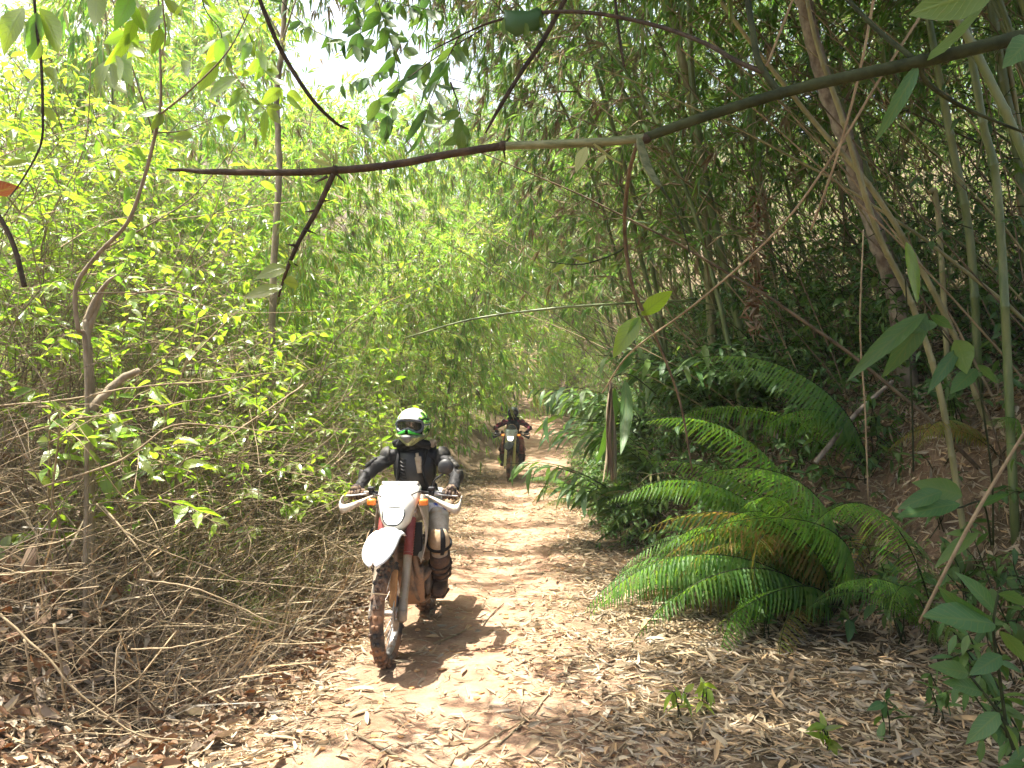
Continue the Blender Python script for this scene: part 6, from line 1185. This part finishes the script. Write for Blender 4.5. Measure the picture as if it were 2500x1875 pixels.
# forked brown stem, snapped stump and the big brown dead leaves at the outer sunny side
stick("forked_stem", None, None, WW((200, 960, 4.6)), [.01], M["twig"]) if False else None
o = thing("shrub", "tall forked brown stem rising out of the twig heap, nearly leafless", "shrub", G(*W(215, 1050, 4.3)[:2])); b0 = np.array(o.location)
stick("stem", None, None, [(0, 0, -.1)] + [W(*q) - b0 for q in ((212, 900, 4.35), (190, 800, 4.3), (186, 700, 4.25), (240, 620, 4.2), (310, 545, 4.1), (350, 440, 4.05), (376, 340, 4.0), (392, 250, 4.0), (390, 120, 4.0), (385, -40, 4.0))], [.013, .0125, .012, .011, .010, .009, .007, .005], M["bark_pale"], parent=o, n=9)
for pts, r_ in ((((376, 330, 4.0), (340, 220, 4.0), (310, 120, 4.0), (266, -30, 4.0)), .005), (((390, 280, 4.0), (470, 215, 3.9), (560, 120, 3.85), (625, -10, 3.8)), .006), (((376, 325, 4.0), (450, 318, 4.1), (520, 290, 4.1)), .004), (((250, 610, 4.2), (380, 540, 4.2), (480, 470, 4.3), (620, 300, 4.4)), .005), (((186, 720, 4.25), (280, 715, 4.2), (420, 720, 4.2), (520, 770, 4.3)), .005)):
    stick("twig", None, None, [W(*q) - b0 for q in pts], [r_, r_ * .4], M["twig_dark"], parent=o, n=6)
for k, (u0, v0, u1, v1) in enumerate(((395, 270, 330, 282), (398, 280, 372, 312), (470, 330, 420, 330), (350, 250, 310, 265), (520, 300, 570, 285), (440, 150, 480, 190), (410, 560, 450, 610), (330, 560, 300, 600))): named_leaf(o, W(u0, v0, 4.0), W(u1, v1, 3.95), LEAF, k, 1.0 + .2 * (k % 3), 1.2, b0)
o = thing("stump", "snapped grey-brown stump with a splintered top beside the forked stem", "tree stump", G(*W(225, 1060, 4.6)[:2])); b0 = np.array(o.location)
stick("trunk", None, None, [(0, 0, -.1)] + [W(*q) - b0 for q in ((218, 940, 4.6), (212, 840, 4.6), (212, 780, 4.6))], [.032, .028, .025, .022], M["bark_pale"], parent=o, n=9, wob=.003, seed=6)
for k, pts in enumerate((((212, 785, 4.6), (232, 735, 4.58), (262, 690, 4.55), (283, 672, 4.55)), ((216, 800, 4.6), (240, 740, 4.62), (252, 716, 4.62)))): stick("splinter", None, None, [W(*q) - b0 for q in pts], [.022, .015, .004], M["bark_pale"], parent=o, n=6)
stick("fallen_limb", "broken pale limb lying in the twig heap beside the snapped stump", "branch", WW((170, 1060, 4.4), (240, 980, 4.45), (290, 930, 4.5), (340, 905, 4.5)), [.026, .024, .022, .018], M["bark_pale"], n=8, wob=.003, seed=7)
stick("brown_stem", "dark brown bare stem at the outer edge of the sunny side", "branch", WW((60, 700, 3.2), (40, 620, 3.2), (16, 560, 3.2), (-20, 500, 3.2)), [.011, .010, .009], M["vine"], n=7)
DG = "big dead leaves caught in the twig heap"
for k, (u, v, d, l_, a, rl, lab) in enumerate([(-34, 480, 3.2, 84, -.55, .6, "rust red dead leaf glowing at the outer edge of the sunny side"), (385, 1640, 0, 120, -1.2, .4, "large brown fallen leaf standing on edge at the foot of the twig heap"), (150, 1180, 4.6, 50, -.9, .8, "brown dead leaf caught high in the twig heap"), (60, 1400, 4.1, 70, -1.4, .9, "broad dark brown leaf hanging in the shade of the twig heap"), (170, 1440, 4.3, 70, -1.9, .7, "curled brown leaf deep in the twig heap"), (420, 1760, 0, 120, .15, .2, "pale grey crumpled fallen leaf on the litter"), (500, 1830, 0, 90, .1, .3, "sunlit pale fallen leaf nearest the lower edge"), (200, 1850, 0, 100, -.5, .5, "red-brown fallen leaf at the lower corner"), (290, 1490, 0, 70, -.6, .6, "sunlit pale dead leaf beside the twig heap"), (430, 1720, 0, 60, .6, .5, "orange-brown small dead leaf on the litter")]):
    p = W(u, v, d) if d else on_ground(u, v, 3.0) + (0, 0, .02); dd = p[1]; e_ = p + np.array((math.cos(a) * l_, 0.15 * l_ * math.cos(k), -math.sin(a) * l_ * (-1 if a > 0 else -1) * -1)) * dd / FOC
    if not d: e_[2] = float(HT(e_[0], e_[1])) + .02 + (.12 if "edge at" in lab else .015)
    o = link("fallen_leaf" if not d else "hanging_dead_leaf", DEADL[k % 3]); o.matrix_world = leaf_matrix(p, e_, rl, 1.0)
    if "rust" in lab: o.data = shape_mesh("hanging_dead_leaf", leaf_shape(.3, [.06, .2, .42, .65, .86], [.4, .95, 1, .7, .45], .5, .35, .4), M["rust_leaf"])
    tag(o, lab, "dead leaf", DG)
# big glossy leaves close at the outer shady side
def bigplant(label, base, stems):
    o = thing("glossy_plant", label, "plant", base); b0 = np.array(base, float)
    for pts, lv, meshes in stems:
        stick("stem", None, None, [W(*q) - b0 for q in pts], [.006, .004], M["stem_green"], parent=o, n=6)
        for k, (u0, v0, u1, v1, d, rl, wd) in enumerate(lv): named_leaf(o, W(u0, v0, d), W(u1, v1, d - .04), meshes, k, rl, wd, b0)
    return o
bigplant("plant with big dark glossy leaves at the outer edge beside the litter", G(*W(2470, 1850, 2.75)[:2]), [
    ([(2460, 1800, 2.75), (2440, 1650, 2.7), (2425, 1530, 2.65), (2440, 1440, 2.65)], [(2430, 1525, 2262, 1488, 2.6, .5, 1.6), (2425, 1530, 2300, 1470, 2.66, 2.4, 1.0), (2436, 1450, 2520, 1460, 2.6, .8, 1.4), (2432, 1500, 2360, 1395, 2.68, 1.3, 1.2), (2440, 1540, 2520, 1620, 2.62, .8, 1.5), (2445, 1600, 2380, 1640, 2.65, .9, 1.2)], LEAFD),
    ([(2475, 1830, 2.7), (2450, 1760, 2.7), (2400, 1690, 2.7), (2360, 1640, 2.72)], [(2400, 1690, 2310, 1660, 2.7, .8, 1.2), (2365, 1645, 2290, 1620, 2.7, 1.1, 1.1), (2440, 1740, 2370, 1800, 2.68, .7, 1.0), (2455, 1770, 2500, 1840, 2.66, .9, 1.2)], LEAFD)])
bigplant("leafy plant with toothed grey-green leaves leaning in front of the scarp", G(*W(2420, 1330, 4.6)[:2]), [
    ([(2420, 1330, 4.6), (2400, 1230, 4.4), (2340, 1240, 4.2), (2290, 1240, 4.1)], [(2345, 1230, 2190, 1250, 4.1, .6, 1.1), (2350, 1210, 2250, 1175, 4.15, 1.4, 1.2), (2300, 1200, 2210, 1225, 4.1, 1.0, .9), (2390, 1300, 2280, 1370, 4.1, .6, .9), (2380, 1240, 2460, 1200, 4.1, 1.0, 1.0)], LEAFD),
    ([(2425, 1330, 4.5), (2420, 1150, 4.3), (2380, 900, 4.1), (2330, 850, 4.0), (2265, 765, 3.95)], [(2270, 770, 2330, 800, 3.9, .7, 1.5), (2290, 790, 2200, 805, 3.95, 1.2, .8), (2330, 830, 2380, 905, 3.9, 1.0, 1.6), (2340, 850, 2268, 950, 3.92, .9, .9), (2385, 900, 2320, 955, 3.9, .6, 1.4), (2260, 765, 2075, 900, 3.9, 1.0, .5), (2262, 765, 2180, 905, 3.95, 1.2, .7), (2385, 890, 2440, 930, 3.95, .8, 1.4)], LEAFD)])
bigplant("single tall stem with one bright green blade in front of the leaning canes", G(*W(2235, 1200, 5.0)[:2]), [([(2230, 1150, 5.0), (2226, 960, 4.8), (2216, 780, 4.7), (2208, 640, 4.6)], [(2212, 590, 2255, 742, 4.6, 1.2, .9), (2214, 790, 2185, 905, 4.65, 1.0, .9)], LONGG)])
o = thing("climber", "climbing stem with three bright hanging leaves at the edge of the dark hollow", "climber", W(1560, 760, 4.1)); b0 = W(1560, 760, 4.1)
stick("stem", None, None, [W(*q) - b0 for q in ((1340, 640, 4.3), (1420, 645, 4.2), (1500, 620, 4.15), (1530, 600, 4.1))], [.003, .005, .004], M["stem_green"], parent=o, n=6); stick("stem", None, None, [W(*q) - b0 for q in ((1530, 600, 4.1), (1545, 700, 4.1), (1560, 770, 4.1))], [.005, .004], M["stem_green"], parent=o, n=6)
for k, (u0, v0, u1, v1, wd) in enumerate(((1566, 770, 1640, 706, 1.4), (1560, 775, 1496, 862, 1.1), (1562, 775, 1540, 815, 1.0), (1380, 645, 1350, 662, 1.2), (1440, 640, 1400, 625, 1.1))): named_leaf(o, W(u0, v0, 4.1), W(u1, v1, 4.05), LEAF, k, 1.0, wd, b0)
# long arching dry stems in front of the twig heap
AG = "long dry stems arching over the twig heap"
for k, (pts, lab) in enumerate([([(0, 1500, 3.7), (110, 1600, 3.7), (200, 1700, 3.7), (330, 1790, 3.75), (470, 1810, 3.8)], "long dry stem running down to the litter at the lower corner"), ([(235, 1230, 4.3), (310, 1300, 4.25), (400, 1345, 4.2), (520, 1390, 4.3), (660, 1450, 4.5)], "pale arching stem reaching down towards the front wheel"), ([(250, 1235, 4.3), (330, 1330, 4.2), (380, 1410, 4.15)], "short pale stem forking down from the arching pale stem"),
        ([(340, 1415, 4.0), (450, 1430, 4.0), (560, 1470, 4.05), (640, 1510, 4.1), (700, 1525, 4.2)], "dry stem arching just above the litter"), ([(0, 1405, 3.9), (90, 1395, 3.9), (200, 1390, 4.0)], "level dry stem at the outer edge of the twig heap"), ([(60, 1560, 3.6), (75, 1650, 3.6), (100, 1740, 3.65), (135, 1800, 3.7)], "upright bent dry stem in the lower corner"), ([(130, 1520, 3.7), (150, 1640, 3.7), (165, 1740, 3.75), (195, 1800, 3.75)], "second upright bent dry stem in the lower corner"), ([(320, 1585, 3.9), (420, 1580, 3.9), (520, 1560, 4.0), (600, 1555, 4.1)], "pale forked stick lying across the big brown leaf"),
        ([(0, 990, 4.3), (170, 975, 4.35), (330, 945, 4.4), (520, 930, 4.5), (700, 905, 4.7)], "longest level dry stem on top of the twig heap"), ([(0, 1080, 4.2), (160, 1030, 4.2), (330, 1000, 4.3), (560, 960, 4.5), (640, 910, 4.6)], "level dry stem just under the longest one"), ([(100, 1190, 4.1), (300, 1120, 4.2), (420, 1040, 4.3), (540, 1040, 4.4), (720, 1060, 4.6)], "dry stem bending over the middle of the twig heap"), ([(310, 720, 5.0), (420, 708, 5.0), (500, 760, 5.1), (555, 840, 5.2)], "thin stem arching in front of the shrubs"), ([(740, 940, 6.0), (640, 1010, 5.6), (500, 1100, 5.2), (380, 1150, 5.0)], "dry stem sloping down from the pale tree")]):
    g = np.random.default_rng(k); r0 = (.006, .0045)[k % 2]; stick("dry_stem", lab, "dry stem", WW(*pts), [r0, r0 * .9, r0 * .5], M["twig"], AG, n=6, wob=.002, seed=k)
# ------------------------------------------------------------------ dead leaves and sticks on the ground
g = np.random.default_rng(99)
def litter_density(x, y):
    c = path_c(y); d = np.abs(x - c) ; wob = vnoise(x, y, .55, 8)
    return np.clip(.20 + .95 * smooth((d - .35 + .5 * wob) / .7) + .25 * np.clip((4.6 - y) / 1.5, 0, 1), 0, 1)
lm = MB(); N = 105000; y = 2.9 + 17 * g.uniform(0, 1, N) ** 1.7; x = foot_l(y) - .5 + g.uniform(0, 1, N) * (foot_r(y) + 3.2 - foot_l(y) + .5)
k = g.uniform(0, 1, N) < litter_density(x, y); x, y = x[k], y[k]; N = len(x)
clump = vnoise(x, y, .35, 12) > -.32; x, y = x[clump], y[clump]; N = len(x)
def ground_normal(x, y, e=.04):
    return unit(np.stack([-(HT(x + e, y) - HT(x - e, y)) / (2 * e), -(HT(x, y + e) - HT(x, y - e)) / (2 * e), np.ones_like(x)], -1))
def lay(x, y, lift, g):
    n_ = len(x); a = g.uniform(0, 6.283, n_); nn = ground_normal(x, y); D = np.stack([np.cos(a), np.sin(a), np.zeros(n_)], 1); D = unit(D - nn * (D * nn).sum(1, keepdims=True)) + nn * g.normal(0.03, .12, n_)[:, None]
    return np.stack([x, y, HT(x, y) + lift], 1), D
P, D = lay(x, y, g.uniform(.003, .03, N), g); L = g.uniform(.03, .115, N) * np.where(g.random(N) < .12, 1.4, 1)
put_leaves(lm, LIT, P, D, L, g.normal(0, .7, N), wscale=.9)
tag(link("leaf_litter", lm.data("leaf_litter", M["litter"], False)), "dry tan bamboo leaves strewn over the trail and banks", kind="stuff")
lb = MB(); N = 5200; y = g.uniform(3.2, 8.2, N); x = foot_l(y) + .45 - np.abs(g.normal(0, .9, N)); P, D = lay(x, y, g.uniform(.0, .05, N), g)
put_leaves(lb, [leaf_shape(w_, [.25, .6, .85], [.8, 1, .5], f, d) for w_, f, d in ((.24, .6, -.2), (.2, -.5, .3), (.28, .9, .2))], P, D, g.uniform(.035, .10, N), g.normal(0, 1.0, N))
tag(link("brown_leaf_litter", lb.data("brown_leaf_litter", M["dead_broad"], False)), "crumpled brown leaves heaped under the twig heap at the sunny side", kind="stuff")
st = MB(); N = 1500; y = 3.0 + 9 * g.uniform(0, 1, N) ** 1.5; x = foot_l(y) + g.uniform(0, 1, N) * (foot_r(y) + .8 - foot_l(y)); k = g.uniform(0, 1, N) < litter_density(x, y); x, y = x[k], y[k]; P, D = lay(x, y, .012, g)
for i in range(len(x)):
    l_ = g.uniform(.08, .4); tube(st, P[i] + D[i] * l_ * np.linspace(-.5, .5, 4)[:, None] + g.normal(0, .006, (4, 3)), [.001 + .003 * g.random() ** 2, .001], 3, int(g.random() < .3), cap=False)
tag(link("twig_litter", st.data("twig_litter", [M["twig"], M["twig_dark"]])), "fine dry twigs scattered among the dead leaves of the trail", kind="stuff")
lm = MB(); N = 7000; y = g.uniform(3.6, 8.6, N); x = foot_r(y) + .05 + g.uniform(0, 1, N) * 1.7; P, D = lay(x, y, g.uniform(.004, .04, N), g); D = unit(D + np.stack([-g.uniform(0, .8, N), np.zeros(N), -g.uniform(0, .9, N)], 1))
put_leaves(lm, LIT, P + (0, 0, .02), D, g.uniform(.04, .13, N), g.normal(0, .7, N))
tag(link("leaf_litter", lm.data("leaf_litter", M["litter"], False)), "dry leaves slipped down the earth bank below the canes", kind="stuff")
# the dead leaves one can pick out, each a piece of the ground
LITM = [shape_mesh("dead_leaf", leaf_shape(w_, [.12, .35, .65, .88], [.6, 1, .85, .4], f, d), M["litter"]) for w_, f, d in ((.075, .5, -.12), (.10, -.5, .16), (.06, .9, .05), (.085, .3, .25))]
N = 900; y = 3.25 + 3.6 * g.uniform(0, 1, N) ** 1.3; x = -1.6 + g.uniform(0, 1, N) * 4.4; k = (g.uniform(0, 1, N) < litter_density(x, y) * .9); x, y = x[k][:300], y[k][:300]; P, D = lay(x, y, .022, g)
for i in range(len(x)): link("dead_leaf", LITM[i % 4], ground, leaf_matrix(P[i], P[i] + D[i] * g.uniform(.12, .21), g.normal(0, .5), 1.1))
# clods of red earth and small stones
CL = []
for k in range(3):
    bm_ = bmesh.new(); bmesh.ops.create_icosphere(bm_, subdivisions=1, radius=1.0); q = np.random.default_rng(k)
    for v_ in bm_.verts: v_.co = v_.co * q.uniform(.7, 1.2); v_.co.z *= .6
    me = bpy.data.meshes.new("clod"); bm_.to_mesh(me); bm_.free(); me.materials.append(M["clod"] if "clod" in M else M["brown_mud"]); CL.append(me)
N = 120; y = 3.4 + 5 * g.uniform(0, 1, N) ** 1.2; x = path_c(y) + g.normal(0, .7, N)
for i in range(N): link("clod", CL[i % 3], ground, Matrix.Translation((x[i], y[i], float(HT(x[i], y[i])) + .004)) @ Matrix.Rotation(g.uniform(0, 6), 4, 'Z') @ Matrix.Scale(g.uniform(.008, .026), 4))
# sticks one can pick out
SG = "sticks lying on the trail"
for k, (pts, r_, mt, lab) in enumerate([([(1210, 1830), (1290, 1760), (1350, 1690)], .006, "twig", "pale cane piece slanting up across the middle of the litter"), ([(860, 1800), (960, 1850), (1050, 1890)], .007, "twig_dark", "dark stick at the lower edge of the trail"), ([(1130, 1860), (1200, 1810), (1290, 1760)], .006, "twig", "thin pale stick continuing the slanting cane"), ([(1500, 1640), (1570, 1660), (1640, 1672)], .008, "twig", "broad pale cane splinter on the shaded litter"), ([(1300, 1570), (1360, 1550), (1420, 1540)], .006, "twig", "pale cane splinter beside the fern"), ([(1060, 1575), (1110, 1555), (1140, 1540)], .007, "twig", "broken cane in the motorcycle's shadow"), ([(1180, 1530), (1205, 1500), (1230, 1478)], .006, "twig_dark", "short brown stick beyond the motorcycle's shadow"),
        ([(600, 1790), (640, 1720), (655, 1700)], .006, "twig", "upright pale split cane on the sunny litter"), ([(640, 1800), (720, 1770), (850, 1750)], .005, "twig_dark", "level brown stick on the sunny litter"), ([(450, 1800), (560, 1770), (700, 1720)], .006, "twig", "long pale stick at the edge of the sunny litter"), ([(1850, 1840), (1960, 1835), (2050, 1840)], .009, "twig", "thick pale cane lying at the lower edge of the shaded litter"), ([(1700, 1605), (1780, 1620), (1830, 1640)], .007, "twig", "pale splinter below the largest fern"), ([(2230, 1590), (2290, 1596)], .008, "twig", "short pale cane below the big glossy leaves"), ([(1480, 1860), (1560, 1800), (1660, 1740)], .005, "twig", "thin stick pointing at the bright seedlings"), ([(1330, 1900), (1410, 1870), (1480, 1880)], .006, "twig_dark", "dark bent stick at the lower edge"), ([(1900, 1500), (2000, 1470), (2080, 1440)], .008, "twig_dark", "brown stick under the largest fern"), ([(1180, 1350), (1230, 1345), (1270, 1352)], .005, "twig_dark", "thin stick across the red earth wheel track"), ([(1600, 1800), (1650, 1830), (1720, 1850)], .007, "twig", "pale splinter beside the bright seedlings")]):
    P = [on_ground(u, v, 2.8) + (0, 0, r_ + .006) for u, v in pts]; stick("stick", lab, "stick", P, [r_, r_, r_ * .6], M[mt], SG, n=6, wob=.002, seed=k)
veil_box(-180, 180, -20, 230, float(Z.min()) - 1.2, max(35.0, float(Z.max()) + 14), 0.0016)
